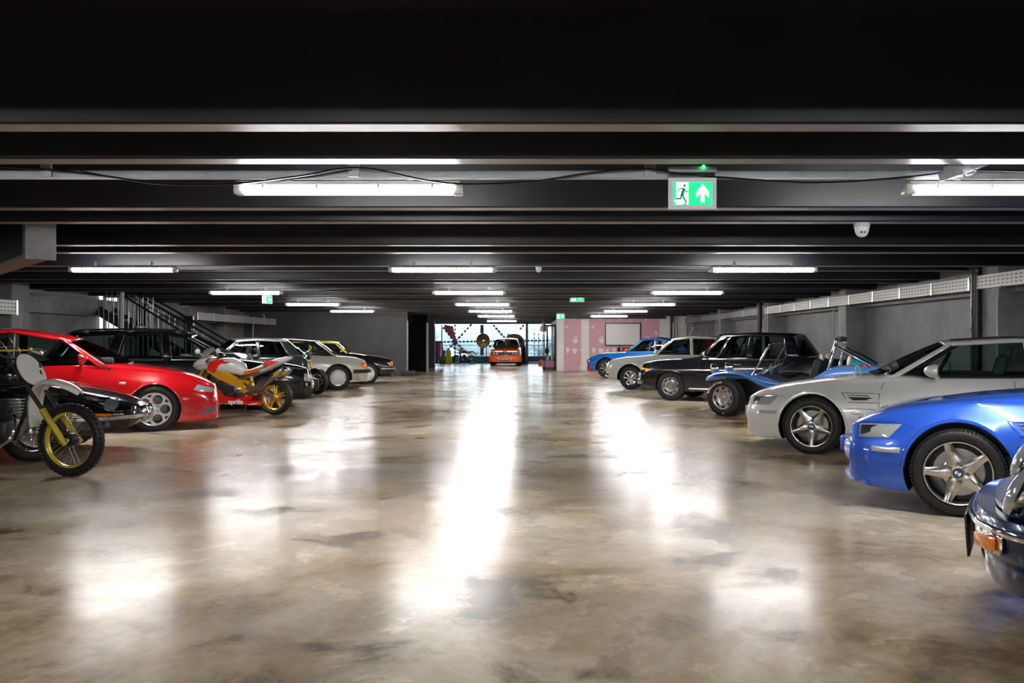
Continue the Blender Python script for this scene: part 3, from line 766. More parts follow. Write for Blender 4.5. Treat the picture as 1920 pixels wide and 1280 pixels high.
    def patch(s, name, pts, d, m, off=.004, bulge=0., rings=5, sub=3, both=False, skirt=.02, label=None):
        ds = (1, -1) if d == 's' else (d,)
        res = []
        for dd in ds:
            flips = (1, -1) if (both and d in ('f', 'r', 't')) else (1,)
            for fl in flips:
                P = [Vector((p[0], p[1])) for p in pts]
                if fl < 0: P = [Vector((-p.x, p.y)) if d in ('f', 'r') else Vector((p.x, -p.y)) for p in P]
                Q = []
                for i in range(len(P)):
                    for k in range(sub): Q.append(P[i].lerp(P[(i+1) % len(P)], k/sub))
                c = sum(Q, Vector((0, 0)))/len(Q); b = NB(); RR = []
                for k in range(1, rings+1):
                    f = k/rings; row = []
                    for q in Q:
                        u = c.lerp(q, f); p = s.hit(u.x, u.y, dd); n = s.n
                        row.append(b.verts.new(p+n*(off+bulge*(1-f*f))))
                    RR.append(row)
                row = []
                for q in Q:
                    p = s.hit(q.x, q.y, dd); row.append(b.verts.new(p-s.n*skirt))
                RR.append(row)
                p = s.hit(c.x, c.y, dd); cv = b.verts.new(p+s.n*(off+bulge)); N = len(Q)
                for i in range(N): b.faces.new((cv, RR[0][i], RR[0][(i+1) % N]))
                for k in range(rings):
                    for i in range(N): b.faces.new((RR[k][i], RR[k+1][i], RR[k+1][(i+1) % N], RR[k][(i+1) % N]))
                o = finish(name, b, m, s.root, angle=50); res.append(o)
                if label: o['label'] = label
        return res
    def line(s, name, pts, d, m, w_=.008, out=.001, both=False, n=6, closed=False, flat=1.):
        ds = (1, -1) if d == 's' else (d,)
        for dd in ds:
            for fl in ((1, -1) if (both and d in ('f', 'r', 't')) else (1,)):
                Q = [Vector((p[0], p[1])) for p in pts]
                if fl < 0: Q = [Vector((-p.x, p.y)) if d in ('f', 'r') else Vector((p.x, -p.y)) for p in Q]
                if closed: Q.append(Q[0])
                R_ = []
                for i in range(len(Q)-1):
                    k = max(1, int((Q[i+1]-Q[i]).length/.06))
                    for j in range(k):
                        u = Q[i].lerp(Q[i+1], j/k); p = s.hit(u.x, u.y, dd); R_.append(p+s.n*(out-w_*.3))
                u = Q[-1]; p = s.hit(u.x, u.y, dd); R_.append(p+s.n*(out-w_*.3))
                b = NB(); tube(b, R_, w_/2, n); finish(name, b, m, s.root)
    def house(s, gh, m, crown=.05, bf=.12, br=.10, bw=.16, brr=.14, glass=None, frame=CHROME, roofm=None, frw=.007, bulge=.015, wtint=None, cowl=.0, thick=.03, rg=True):
        G = glass or GLASS; n = 5; k = len(gh)
        rows = []   # (belt, roof, segtype)
        V = [Vector(q[:3]+q[3:6]) if False else q for q in gh]
        def cm(i, t, c):
            a, b_, c_, d_ = (gh[max(i-1, 0)][c], gh[i][c], gh[i+1][c], gh[min(i+2, k-1)][c])
            return .5*((2*b_)+(c_-a)*t+(2*a-5*b_+4*c_-d_)*t*t+(3*b_-a-3*c_+d_)*t**3)
        for i in range(k-1):
            xbs = [gh[i][0]+(gh[i+1][0]-gh[i][0])*j/n for j in range(n+1)]
            seg = []
            for j in range(n+1):
                t = j/n
                B = Vector((gh[i][0]*(1-t)+gh[i+1][0]*t, cm(i, t, 2), cm(i, t, 1)))
                R_ = Vector((gh[i][3]*(1-t)+gh[i+1][3]*t, cm(i, t, 5), cm(i, t, 4))); seg.append((B, R_))
            rows.append((seg, gh[i][6]))
        def sidept(B, R_, v, sd):
            p = B.lerp(R_, v); p = Vector((p.x, p.y+bulge*4*v*(1-v), p.z)); return Vector((p.x, p.y*sd, p.z))
        nv = 6
        for sd in (1, -1):
            for seg, ty in rows:
                b = NB(); g = [[b.verts.new(sidept(B, R_, v/nv, sd)) for v in range(nv+1)] for B, R_ in seg]
                for i in range(len(g)-1):
                    for j in range(nv): b.faces.new((g[i][j], g[i+1][j], g[i+1][j+1], g[i][j+1]))
                if ty in 'PB':
                    o = finish('pillar', b, m if ty == 'P' else BLACKP, s.root); mo = o.modifiers.new('s', 'SOLIDIFY'); mo.thickness = thick; mo.offset = 0
                else:
                    o = finish('side_window', b, G, s.root)
                    per = [sidept(B, R_, 0, sd) for B, R_ in seg]+[sidept(*seg[-1], v/nv, sd) for v in range(1, nv)]+[sidept(B, R_, 1, sd) for B, R_ in reversed(seg)]+[sidept(*seg[0], v/nv, sd) for v in range(nv-1, 0, -1)]
                    b = NB(); tube(b, per, frw, 6, closed=True, cap=False); finish('window_frame', b, frame, o)
        allp = []
        for seg, ty in rows: allp += seg[:-1]
        allp.append(rows[-1][0][-1]); N = len(allp); nu = 12
        def roofpt(i, u):
            R_ = allp[i][1]; f = i/(N-1); bow = bf*max(0, 1-f*2.2)-br*max(0, f*2.2-1.2)
            return Vector((R_.x+bow*(1-u*u), R_.y*u, R_.z+crown*(1-abs(u)**2.2)+.0))
        b = NB(); g = [[b.verts.new(roofpt(i, -1+2*j/nu)) for j in range(nu+1)] for i in range(N)]
        for i in range(N-1):
            for j in range(nu): b.faces.new((g[i][j], g[i+1][j], g[i+1][j+1], g[i][j+1]))
        o = finish('roof', b, roofm or m, s.root, angle=60); mo = o.modifiers.new('s', 'SOLIDIFY'); mo.thickness = thick; mo.offset = .3
        for sd in (1, -1):
            b = NB(); tube(b, [Vector((p[1].x, p[1].y*sd, p[1].z)) for p in allp], thick*.62, 8); finish('roof_rail', b, roofm or m, s.root)
        for which, idx, bow in (('windscreen', 0, bw), ('rear_window', N-1, -brr)):
            if which == 'rear_window' and not rg: continue
            B, R_ = allp[idx]; b = NB(); g = []; nr = 6
            for i in range(nr+1):
                v = i/nr; row = []
                for j in range(nu+1):
                    u = -1+2*j/nu; lo = Vector((B.x+bow*(1-u*u), B.y*u, B.z-.01+cowl*(1-u*u))); hi = roofpt(idx, u)
                    p = lo.lerp(hi, v); p.z += .015*4*v*(1-v); row.append(p)
                g.append(row)
            vs = [[b.verts.new(p) for p in row] for row in g]
            for i in range(nr):
                for j in range(nu): b.faces.new((vs[i][j], vs[i][j+1], vs[i+1][j+1], vs[i+1][j]))
            o = finish(which, b, wtint or G, s.root, angle=60)
            per = g[0]+[r_[-1] for r_ in g[1:-1]]+g[-1][::-1]+[r_[0] for r_ in g[-2:0:-1]]
            b = NB(); tube(b, per, frw*1.3, 6, closed=True, cap=False); finish('window_frame', b, frame, o)
        s.gh = gh
        return allp
    def cabin(s, xf, xr, yw, zf, seats=(-1.5,), seatm=SEATG, wheelside=1, zh=.30, dash=True):
        b = NB(); box(b, ((xf+xr)/2, 0, zf), (abs(xf-xr), yw*2, .05), .02); finish('cabin_floor', b, INTERIOR, s.root)
        for xs_ in seats:
            for sd in (-1, 1):
                b = NB(); box(b, (xs_, sd*yw*.5, zf+zh*.45), (.12, yw*.62, zh), .05, RY(radians(-14))); box(b, (xs_-.07, sd*yw*.5, zf+zh*1.02), (.07, .24, .14), .03, RY(radians(-12)))
                finish('seat', b, seatm, s.root)
        if dash:
            b = NB(); box(b, (xf-.05, 0, zf+.03), (.34, yw*1.85, .12), .04); finish('dashboard', b, INTERIOR, s.root)
            b = NB(); M = RY(radians(62)); tube(b, [(Vector((xf-.38, wheelside*yw*.5, zf+.09))+M @ Vector((.18*cos(a*pi/12), .18*sin(a*pi/12), 0))) for a in range(24)], .013, 8, closed=True)
            tube(b, [(xf-.38, wheelside*yw*.5-.17, zf+.09), (xf-.38, wheelside*yw*.5+.17, zf+.09)], .014, 6); finish('steering_wheel', b, INTERIOR, s.root)
    def mirror(s, x, z, y, m, sz=(.10, .16, .10), chrome=False):
        for sd in (1, -1):
            b = NB(); tube(b, [(x, sd*(y-.06), z-.07), (x, sd*(y+.02), z-.03), (x, sd*(y+.07), z)], [.03, .022, .02], 8)
            vs = ellip(b, (x, sd*(y+.10), z+.015), (sz[0], sz[1]*.55, sz[2]*.62)); 
            for v in vs:
                if v.co.x < x-.02: v.co.x = x-.02
            finish('wing_mirror', b, m, s.root)
    def bumper(s, pts, zc, h, d_, m, name='bumper', r=True):
        """pts: plan polyline (x,y) for y>=0 from centre outward, mirrored"""
        P = [(p[0], -p[1], zc) for p in reversed(pts)]+[(p[0], p[1], zc) for p in pts[1:]] if pts[0][1] == 0 else [(p[0], -p[1], zc) for p in reversed(pts)]+[(p[0], p[1], zc) for p in pts]
        P = smoothpts(P, 4); b = NB(); rings = []
        for i, p in enumerate(P):
            t = (P[min(i+1, len(P)-1)]-P[max(i-1, 0)]).normalized(); nn = Vector((t.y, -t.x, 0))
            if nn.x < 0 and abs(t.y) > .3: nn = -nn
            nn = Vector((t.y, -t.x, 0))
            rings.append([p+nn*(d_*q)+Vector((0, 0, h*z)) for q, z in ((-.5, -.5), (.3, -.5), (.5, -.3), (.5, .3), (.3, .5), (-.5, .5))])
        ring_loft(b, rings); return finish(name, b, m, s.root)
    def wheels(s, style, R, rr, tw, m, wb, rhw=None, steer=0, R2=None, spin=0):
        R2 = R2 or R
        for sd in (1, -1):
            put_wheel(s.root, style, R, rr, tw, m, 0, s.hw, sd, steer, spin=spin); put_wheel(s.root, style, R2, rr, tw, m, -wb, rhw or s.hw, sd)
    def under(s, x0, x1, zb, w_=.62, z1=.45):
        b = NB(); box(b, ((x0+x1)/2, 0, (zb+z1)/2), (abs(x1-x0), w_*2, z1-zb), .05); finish('underbody', b, BLACKP, s.root)
    def plate_text(s, txt, x, z, m=None, tm=None, wd=.5, h=.11, tilt=0, nm='number_plate'):
        b = NB(); box(b, (0, 0, 0), (.012, wd, h), .004); o = finish(nm, b, m or mat('plate_white', (.8, .8, .8), .4), s.root, loc=(x, 0, z), rot=(0, tilt, 0))
        if txt:
            t = NB(); add_mesh(t, text_mesh(txt, h*.85, .002, 0, .002), Matrix.Translation((.0085, 0, 0)) @ Matrix.Rotation(radians(90), 4, 'Z') @ XZ)
            finish('lettering', t, tm or BLACKP, o, smooth=False)
# ---------------------------------------------------------------- right row
def hubpos(px, ground): 
    Y = 1.27*F/(ground-640); return WX(px, Y), Y
def coupe(X, Y, deg, pm, label, group=None, name='coupe', vent=True, steer=0, spin=0):
    s = Car(name, label, 'car', X, Y, deg, 1, .87, group); s.R = .318
    st = [(.80, .36, .50, .54, .50, .42), (.785, .24, .57, .61, .66, .56), (.72, .19, .615, .665, .74, .62), (.60, .16, .655, .72, .80, .67), (.40, .155, .71, .78, .855, .70), (.15, .16, .755, .82, .865, .70), (-.2, .17, .795, .87, .86, .69),
          (-.6, .19, .81, .91, .85, .71), (-.9, .19, .835, .94, .85, .74), (-1.3, .19, .855, .90, .85, .76), (-2.0, .19, .88, .91, .87, .77), (-2.46, .19, .90, .93, .895, .76), (-2.9, .2, .90, .93, .86, .74), (-3.15, .28, .86, .90, .78, .68), (-3.26, .4, .78, .84, .70, .6)]
    s.body(st, pm, (0, -2.46), .365, e=.62, flare=.022)
    s.arch_lips((0, -2.46), .372, pm, .03, .0, 4, 176)
    s.under(.4, -2.9, .2); s.wheels('star', .318, .232, .235, ALLOY, 2.46, .885, steer, spin=spin)
    gh = [(-.74, .845, .70, -1.33, 1.225, .56, 'P'), (-.84, .85, .71, -1.42, 1.24, .565, 'G'), (-2.12, .88, .74, -2.05, 1.275, .59, 'P'), (-2.22, .885, .74, -2.14, 1.275, .59, 'G'), (-2.78, .91, .70, -2.72, 1.24, .56, 'P'), (-3.05, .92, .66, -3.0, 1.15, .54, '')]
    s.house(gh, pm, crown=.045, bf=.10, bw=.24, brr=.08, frame=BLACKP, cowl=.07, glass=GLASS)
    s.cabin(-.9, -2.9, .64, .90, (-1.85,), zh=.24)
    s.mirror(-1.27, .945, .82, pm, (.12, .17, .115))
    shut = mat('panel_gap', (.01, .01, .012), .6)
    s.line('panel_gap', [(-.74, .82), (-.70, .70), (-.71, .45), (-.75, .25)], 's', shut, .007)
    s.line('panel_gap', [(-1.98, .86), (-2.02, .6), (-1.9, .26)], 's', shut, .007)
    s.line('panel_gap', [(.72, .635), (.45, .66), (.30, .63)], 's', shut, .007)
    s.line('panel_gap', [(-.37, .53), (-.72, .53)], 's', shut, .006)
    s.line('panel_gap', [(.62, .59), (.2, .63), (-.3, .68)], 't', shut, .006, both=True)
    # side gill
    s.patch('side_vent', [(-.34, .695), (-.70, .695), (-.70, .61), (-.40, .61)], 's', pm, .002, -.006, rings=3)
    s.line('vent_trim', [(-.31, .70), (-.705, .70), (-.705, .60), (-.39, .60)], 's', shut, .008, .001, closed=True)
    s.patch('gill', [(-.38, .655), (-.62, .657), (-.58, .628), (-.44, .622)], 's', BLACKP, .003, 0, rings=2)
    s.line('gill_bar', [(-.38, .675), (-.60, .675)], 's', CHROME, .009, .006); s.line('gill_bar', [(-.42, .642), (-.64, .645)], 's', CHROME, .008, .008)
    # lamps
    s.patch('headlamp', [(.70, .625), (.38, .645), (.47, .545), (.69, .53)], 's', LAMPG, .004, .012, sub=6)
    s.patch('headlamp_reflector', [(.68, .615), (.56, .625), (.57, .555), (.68, .55)], 's', DSTEEL, .010, .006, rings=3, sub=5)
    s.patch('side_marker', [(.60, .475), (.38, .48), (.39, .44), (.59, .435)], 's', mat('marker_clear', (.6, .6, .62), .2, .3, 1.), .004, .003, rings=2)
    s.patch('side_repeater', [(-.42, .495), (-.52, .495), (-.52, .465), (-.43, .465)], 's', mat('marker_clear', (.6, .6, .62), .2, .3, 1.), .004, .002, rings=2)
    s.patch('kidney_grille', [(.03, .53), (.17, .525), (.16, .64), (.05, .64)], 'f', CHROME, .006, .01, both=True, rings=3)
    s.patch('grille_slats', [(.045, .54), (.155, .535), (.145, .63), (.065, .63)], 'f', BLACKP, .016, .004, both=True, rings=2)
    s.bumper([(.845, 0), (.84, .25), (.79, .48), (.70, .66), (.58, .78)], .405, .15, .09, pm, 'bumper')
    s.patch('air_intake', [(-.35, .22), (.35, .22), (.30, .32), (-.30, .32)], 'f', BLACKP, .004, 0, rings=3)
    s.bumper([(.84, 0), (.82, .3), (.74, .55), (.60, .76)], .195, .05, .10, pm, 'splitter')
    b = NB(); box(b, (.90, 0, .42), (.03, .52, .115), .006); finish('plate_holder', b, pm, s.root)
    s.patch('roundel', [(q[0]*.0+.60+.03*cos(i*pi/6), .03*sin(i*pi/6)) for i, q in enumerate([(0, 0)]*12)], 't', mat('roundel_blue', (.02, .16, .5), .3), .004, .002, rings=2, sub=1)
    # wipers
    b = NB(); tube(b, [(-.66, -.45, .94), (-.72, -.1, .985), (-.78, .3, .985)], .007, 5); tube(b, [(-.62, .1, .955), (-.72, .45, .94)], .007, 5); box(b, (-.63, .2, .93), (.12, .8, .02), .008); finish('wiper', b, BLACKP, s.root)
    s.bumper([(-3.32, 0), (-3.3, .4), (-3.2, .66), (-3.0, .80)], .42, .2, .06, pm, 'rear_bumper') if False else None
    s.patch('tail_lamp', [(.45, .62), (.66, .62), (.62, .76), (.48, .76)], 'r', REDL, .004, .006, both=True)
    s.line('door_handle', [(-1.75, .76), (-1.88, .76)], 's', pm, .022, .01)
    b = NB(); tube(b, smoothpts([(-1.38, .52, 1.285), (-1.9, .55, 1.315), (-2.6, .53, 1.285)], 4), .010, 6); tube(b, smoothpts([(-1.38, -.52, 1.285), (-1.9, -.55, 1.315), (-2.6, -.53, 1.285)], 4), .010, 6); finish('roof_seam', b, BLACKP, s.root)
    return s
X, Y = hubpos(1796, 970)
blue = coupe(X, Y, 30, paint('paint_blue', (.025, .12, .70), .25, .32), 'bright blue sports coupe with star-spoke wheels, beside the silver coupe, tail out of frame', spin=radians(18))
X, Y = hubpos(1521, 852)
silver = coupe(X, Y, 30, paint('paint_silver', (.78, .78, .77), .2, .33), 'silver sports coupe with star-spoke wheels, between the blue coupe and blue buggy', spin=radians(36))
# toy on the silver bonnet
r = empty('toy_megaphone', (WX(1607, 9.95), 9.95, .885), radians(-8), 'small teal toy trumpet with red tip standing on the silver coupe bonnet', 'toy'); r.scale = (.84,)*3
TEALP = mat('teal_plastic', (.05, .45, .47), .35, 0, .5)
b = NB(); lathe(b, [(.066, -.15), (.06, -.13), (.048, -.06), (.030, .0), (.018, .05), (.016, .08)], 24, RZ(radians(0)), (0, 0, .165), 'X'); finish('horn', b, TEALP, r, rot=(0, radians(14), 0))
b = NB(); lathe(b, [(.05, -.165), (.07, -.16), (.072, -.145), (.066, -.14)], 24, None, (0, 0, .165), 'X'); finish('horn_rim', b, mat('cream', (.7, .6, .42), .4), r, rot=(0, radians(14), 0))
b = NB(); ellip(b, (.10, 0, .15), (.048, .024, .02), RY(radians(14))); ellip(b, (.02, 0, .14), (.03, .02, .018)); finish('tip', b, mat('toy_red', (.75, .02, .06), .3, 0, .5), r, rot=(0, radians(14), 0))
b = NB()
for p in ((-.05, -.05), (.04, -.06), (-.02, .06), (.05, .05)): tube(b, [(0, 0, .15), (p[0]*.6, p[1]*.6, .08), (p[0], p[1], .004)], [.012, .012, .008], 8)
finish('stand', b, mat('pale_teal', (.45, .62, .62), .35, 0, .5), r)
# ---- dark blue classic, nose only in view
def classic911():
    s = Car('rear_engined_coupe', 'dark navy car nose with amber indicator cutting in at the right edge', 'car', 2.607, 3.022, 31, 1, .80); s.R = .32
    pm = paint('paint_navy', (.006, .022, .085), .35, .25)
    st = [(.78, .38, .50, .54, .46, .38), (.75, .30, .56, .60, .62, .50), (.66, .24, .60, .645, .72, .56), (.50, .22, .64, .70, .77, .60, .05), (.2, .22, .70, .76, .81, .62, .085), (-.2, .22, .74, .83, .82, .66, .06), (-.6, .22, .82, .92, .82, .70, .02), (-1.2, .22, .88, .93, .82, .72), (-2.0, .22, .90, .94, .85, .72), (-2.3, .22, .88, .98, .88, .70), (-2.8, .26, .82, .90, .82, .64), (-3.1, .35, .66, .72, .70, .56), (-3.2, .42, .55, .6, .6, .5)]
    s.body(st, pm, (0, -2.27), .355, e=.62, flare=.02); s.arch_lips((0, -2.27), .36, pm, .025, 0)
    s.under(.3, -2.8, .22); s.wheels('eight', .32, .215, .2, SATIN, 2.27)
    gh = [(-.55, .86, .66, -1.02, 1.22, .50, 'P'), (-.63, .87, .67, -1.08, 1.235, .505, 'G'), (-1.55, .90, .69, -1.5, 1.27, .52, 'P'), (-1.61, .90, .69, -1.56, 1.27, .52, 'G'), (-2.25, .93, .63, -2.05, 1.18, .5, 'P'), (-2.6, .92, .55, -2.35, 1.08, .46, '')]
    s.house(gh, pm, bw=.22, brr=.12, cowl=.06); s.cabin(-.7, -2.2, .6, .92, (-1.6,), zh=.24); s.mirror(-.8, .98, .74, pm)
    # impact bumper
    s.bumper([(.90, 0), (.885, .3), (.82, .56), (.68, .74), (.45, .83)], .44, .17, .10, pm, 'bumper')
    s.bumper([(.955, 0), (.94, .3), (.87, .585), (.72, .775), (.48, .865)], .475, .03, .02, CHROME, 'bumper_trim')
    s.bumper([(.87, 0), (.86, .3), (.79, .56), (.65, .74), (.42, .83)], .30, .16, .08, pm, 'front_valance')
    s.bumper([(.78, 0), (.77, .3), (.70, .54), (.58, .70)], .545, .04, .14, DSTEEL, 'bellows')
    for sd in (1, -1):
        b = NB(); Mx = Matrix.Rotation(radians(28)*sd, 3, 'Z'); 
        box(b, (0, 0, 0), (.02, .21, .085), .01, Mx); finish('indicator_bezel', b, CHROME, s.root, loc=(.855, sd*.615, .425))
        b = NB(); box(b, (.014, sd*.015, 0), (.02, .155, .06), .008, Mx); finish('indicator', b, AMBER, s.root, loc=(.86, sd*.622, .425))
        b = NB(); Ml = Matrix.Rotation(radians(-24), 3, 'Y')
        lathe(b, [(.112, -.05), (.122, -.02), (.124, 0), (.118, .010), (.108, .008)], 32, Ml, (.745, sd*.57, .63), 'X'); finish('headlamp_ring', b, CHROME, s.root)
        b = NB(); lathe(b, [(.112, .006), (.10, .026), (.06, .044), (.001, .052)], 32, Ml, (.745, sd*.57, .63), 'X'); finish('headlamp', b, LAMPG, s.root)
    for sd in (1, -1):
        b = NB(); rings = []
        for x, z, r_ in ((.72, .62, .115), (.70, .625, .134), (.62, .635, .145), (.35, .66, .15), (.1, .69, .15), (-.2, .72, .13), (-.5, .74, .08)):
            rings.append([Vector((x-r_*sin(a*pi/12)*.44*max(0, x+.2), sd*.57+r_*cos(a*pi/12), z+r_*.95*sin(a*pi/12))) for a in range(24)])
        ring_loft(b, rings); finish('front_wing', b, pm, s.root, angle=60)
    b = NB(); box(b, (.965, 0, .36), (.012, .46, .20), .004, RY(radians(4))); finish('plate_holder', b, BLACKP, s.root)
    s.line('panel_gap', [(.60, .40), (.2, .47), (-.4, .52)], 't', BLACKP, .006, both=True)
    return s
classic911()
# ---- buggy
def buggy():
    X, Y = hubpos(1355, 780)
    s = Car('beach_buggy', 'light blue open beach buggy with roll bar and chrome wheels beside the silver coupe', 'car', X, Y, 30, 1, .80); s.R = .315
    pm = paint('paint_light_blue', (.14, .37, .95), 0., .3); wb = 2.0
    st = [(.42, .58, .62, .64, .40, .34), (.38, .58, .64, .67, .52, .46), (.25, .62, .68, .71, .58, .52), (0, .65, .71, .76, .60, .54), (-.3, .64, .71, .76, .62, .56), (-.6, .52, .62, .68, .68, .62), (-.9, .46, .56, .60, .72, .66), (-1.2, .46, .57, .60, .73, .67), (-1.45, .52, .64, .70, .74, .68), (-1.75, .62, .82, .86, .74, .66), (-2.1, .66, .86, .90, .74, .64), (-2.5, .64, .84, .89, .72, .6), (-2.72, .62, .78, .84, .68, .56), (-2.8, .62, .72, .76, .6, .5)]
    s.body(st, pm, (), e=.7, name='body')
    b = NB(); top = s.bvh
    # lower tub
    t2 = NB(); rings = []
    for x, zb, zt, w_ in [(.40, .36, .52, .30), (.3, .26, .58, .38), (-.1, .22, .62, .42), (-.5, .20, .60, .58), (-.9, .19, .54, .66), (-1.4, .19, .56, .66), (-1.6, .24, .66, .46), (-2.2, .28, .74, .42), (-2.6, .34, .74, .40)]:
        rings.append([Vector((x, sg*w_*f, z)) for sg, f, z in ((1, .85, zb), (1, 1, zb+.06), (1, 1.03, zt), (-1, 1.03, zt), (-1, 1, zb+.06), (-1, .85, zb))])
    ring_loft(t2, rings); finish('tub', t2, mat('buggy_black', (.012, .012, .016), .25, 0, .6), s.root)
    for x0, r_, w0 in ((0, .40, .20), (-wb, .42, .20)):
        for sd in (1, -1):
            f = NB(); rings = []
            for i in range(15):
                if x0 == 0: break
                a = radians(-5+ (170 if x0 == 0 else 165)*i/14); cx, cz = x0+r_*1.05*cos(a), .315+(r_*.92)*sin(a)+(.02 if x0 else 0)
                yo, yi = sd*(.84 if i not in (0, 14) else .80), sd*.50
                n = Vector((cos(a), 0, sin(a)))*.012
                rings.append([Vector((cx, yi, cz))+n, Vector((cx, (yi+yo)/2, cz))+n*2.2, Vector((cx, yo, cz))+n, Vector((cx, yo, cz))-n, Vector((cx, yi, cz))-n])
            if x0 == 0:
                for p in smoothpts([(.20, 0, .675), (.12, 0, .705), (-.05, 0, .725), (-.28, 0, .715), (-.48, 0, .66), (-.70, 0, .585), (-.95, 0, .55)], 3):
                    o_ = .86 if p.x > -.5 else .86-.10*(-.5-p.x)/.45
                    rings.append([p+Vector((0, sd*.45, .03)), p+Vector((0, sd*.66, .03)), p+Vector((0, sd*(o_-.03), .022)), p+Vector((0, sd*o_, .006)), p+Vector((0, sd*(o_-.01), -.004)), p+Vector((0, sd*.45, .0))])
            ring_loft(f, rings); finish('mudguard', f, pm, s.root)
    s.R = .315; s.wheels('buggy', .315, .20, .23, SATIN, wb, .82, steer=radians(-16), R2=.33)
    # white tyre lettering ring
    for sd in (1,):
        for k, (t0, txt) in enumerate(((radians(55), 'BFGoodrich'), (radians(238), 'RADIAL T/A'))):
            for i, ch in enumerate(txt):
                if ch == ' ': continue
                a = t0+((i-len(txt)/2)*.125); 
                b = NB(); add_mesh(b, text_mesh(ch, .042, .002, 0, .002), Matrix.Rotation(-a+pi/2, 4, 'Y') @ Matrix.Translation((0, 0, .262)) @ Matrix.Rotation(pi, 4, 'Z') @ XZ)
                finish('lettering', b, mat('tyre_letter', (.9, .88, .75), .5), s.root, smooth=False, loc=(0, .812, .315))
    # cockpit opening: dark, seats, dash
    s.patch('cockpit', [(-.42, .40), (-1.55, .46), (-1.55, -.46), (-.42, -.40)], 't', INTERIOR, .008, 0, rings=6, sub=6)
    for sd in (1, -1):
        b = NB(); box(b, (-1.45, sd*.28, .78), (.14, .40, .42), .06, RY(radians(-16))); box(b, (-1.22, sd*.28, .60), (.4, .38, .1), .04); finish('seat', b, INTERIOR, s.root)
        b = NB(); lathe(b, [(.001, -.03), (.07, -.03), (.075, 0), (.055, .03), (.001, .03)], 20, None, (-1.52, sd*.28, 1.0), 'X'); finish('headrest', b, mat('cream', (.7, .6, .42), .4), s.root)
    b = NB(); M = RY(radians(60)); c = Vector((-.82, .26, .86))
    tube(b, [c+M @ Vector((.17*cos(a*pi/12), .17*sin(a*pi/12), 0)) for a in range(24)], .013, 8, closed=True); tube(b, [c, (-.5, .26, .68)], .016, 8)
    for a in (0, 2.1, 4.2): tube(b, [c, c+M @ Vector((.17*cos(a), .17*sin(a), 0))], .008, 6)
    finish('steering_wheel', b, DSTEEL, s.root)
    # windscreen frame
    yb, yt = .60, .50; A = [(-.42, yb, .66), (-.72, yt+.03, 1.20), (-.73, yt-.06, 1.24)]
    P = [Vector(A[0]), Vector(A[1]), Vector(A[2]), Vector((-.73, -yt+.06, 1.24)), Vector((-.72, -yt-.03, 1.20)), Vector((-.42, -yb, .66))]
    b = NB(); tube(b, P, .017, 8); tube(b, [P[0], P[-1]], .014, 8); finish('windscreen_frame', b, CHROME, s.root)
    b = NB(); vs = [b.verts.new(p) for p in P]; b.faces.new(vs); finish('windscreen', b, GLASSC, s.root, smooth=False)
    for sd in (1, -1):
        b = NB(); tube(b, [(-.44, sd*.56, .68), (-.90, sd*.52, .90), (-.73, sd*.5, 1.2)][0:2], .012, 8); finish('screen_stay', b, CHROME, s.root)
    # roll bar
    P = [(-1.66, .50, .78), (-1.74, .48, 1.10), (-1.78, .44, 1.24), (-1.78, .36, 1.30), (-1.78, -.36, 1.30), (-1.78, -.44, 1.24), (-1.74, -.48, 1.10), (-1.66, -.50, .78)]
    b = NB(); tube(b, smoothpts(P, 4), .030, 12); finish('roll_bar', b, CHROME, s.root)
    b = NB(); tube(b, [(-1.785, -.30, 1.31), (-1.785, .30, 1.31)], .042, 12); finish('roll_bar_pad', b, BLACKP, s.root)
    for sd in (1, -1):
        b = NB(); tube(b, [(-1.76, sd*.44, 1.2), (-2.35, sd*.36, .86)], .02, 8); finish('roll_bar_stay', b, CHROME, s.root)
        b = NB(); lathe(b, [(.075, -.06), (.075, .0), (.06, .02), (.001, .03)], 24, Matrix.Rotation(pi, 3, 'Z'), (-2.80, sd*.30, .80), 'X'); finish('tail_lamp', b, AMBER, s.root, )
        b = NB(); lathe(b, [(.085, -.05), (.085, .005), (.073, .008)], 24, Matrix.Rotation(pi, 3, 'Z'), (-2.79, sd*.30, .80), 'X'); finish('tail_lamp_ring', b, CHROME, s.root)
        b = NB(); lathe(b, [(.06, -.12), (.085, -.04), (.09, 0), (.08, .01), (.001, .03)], 24, None, (.30, sd*.42, .80), 'X'); finish('headlamp', b, CHROME, s.root)
        s2 = NB(); tube(s2, [(-.02, sd*.3, .45), (0, sd*.72, .315)], .03, 8); tube(s2, [(-wb, sd*.2, .35), (-wb, sd*.72, .33)], .045, 8); finish('axle', s2, DSTEEL, s.root)
    b = NB(); box(b, (-2.55, 0, .55), (.5, .6, .3), .05); lathe(b, [(.16, -.05), (.16, .05)], 20, None, (-2.78, 0, .6), 'X')
    for sd in (1, -1): tube(b, smoothpts([(-2.5, sd*.3, .5), (-2.8, sd*.35, .42), (-2.95, sd*.2, .5)], 4), .03, 8)
    finish('engine', b, DSTEEL, s.root)
    b = NB(); box(b, (-.70, .33, .80), (.02, .13, .12), .0, RX(radians(45))); finish('badge', b, pm, s.root)
    return s
buggy()
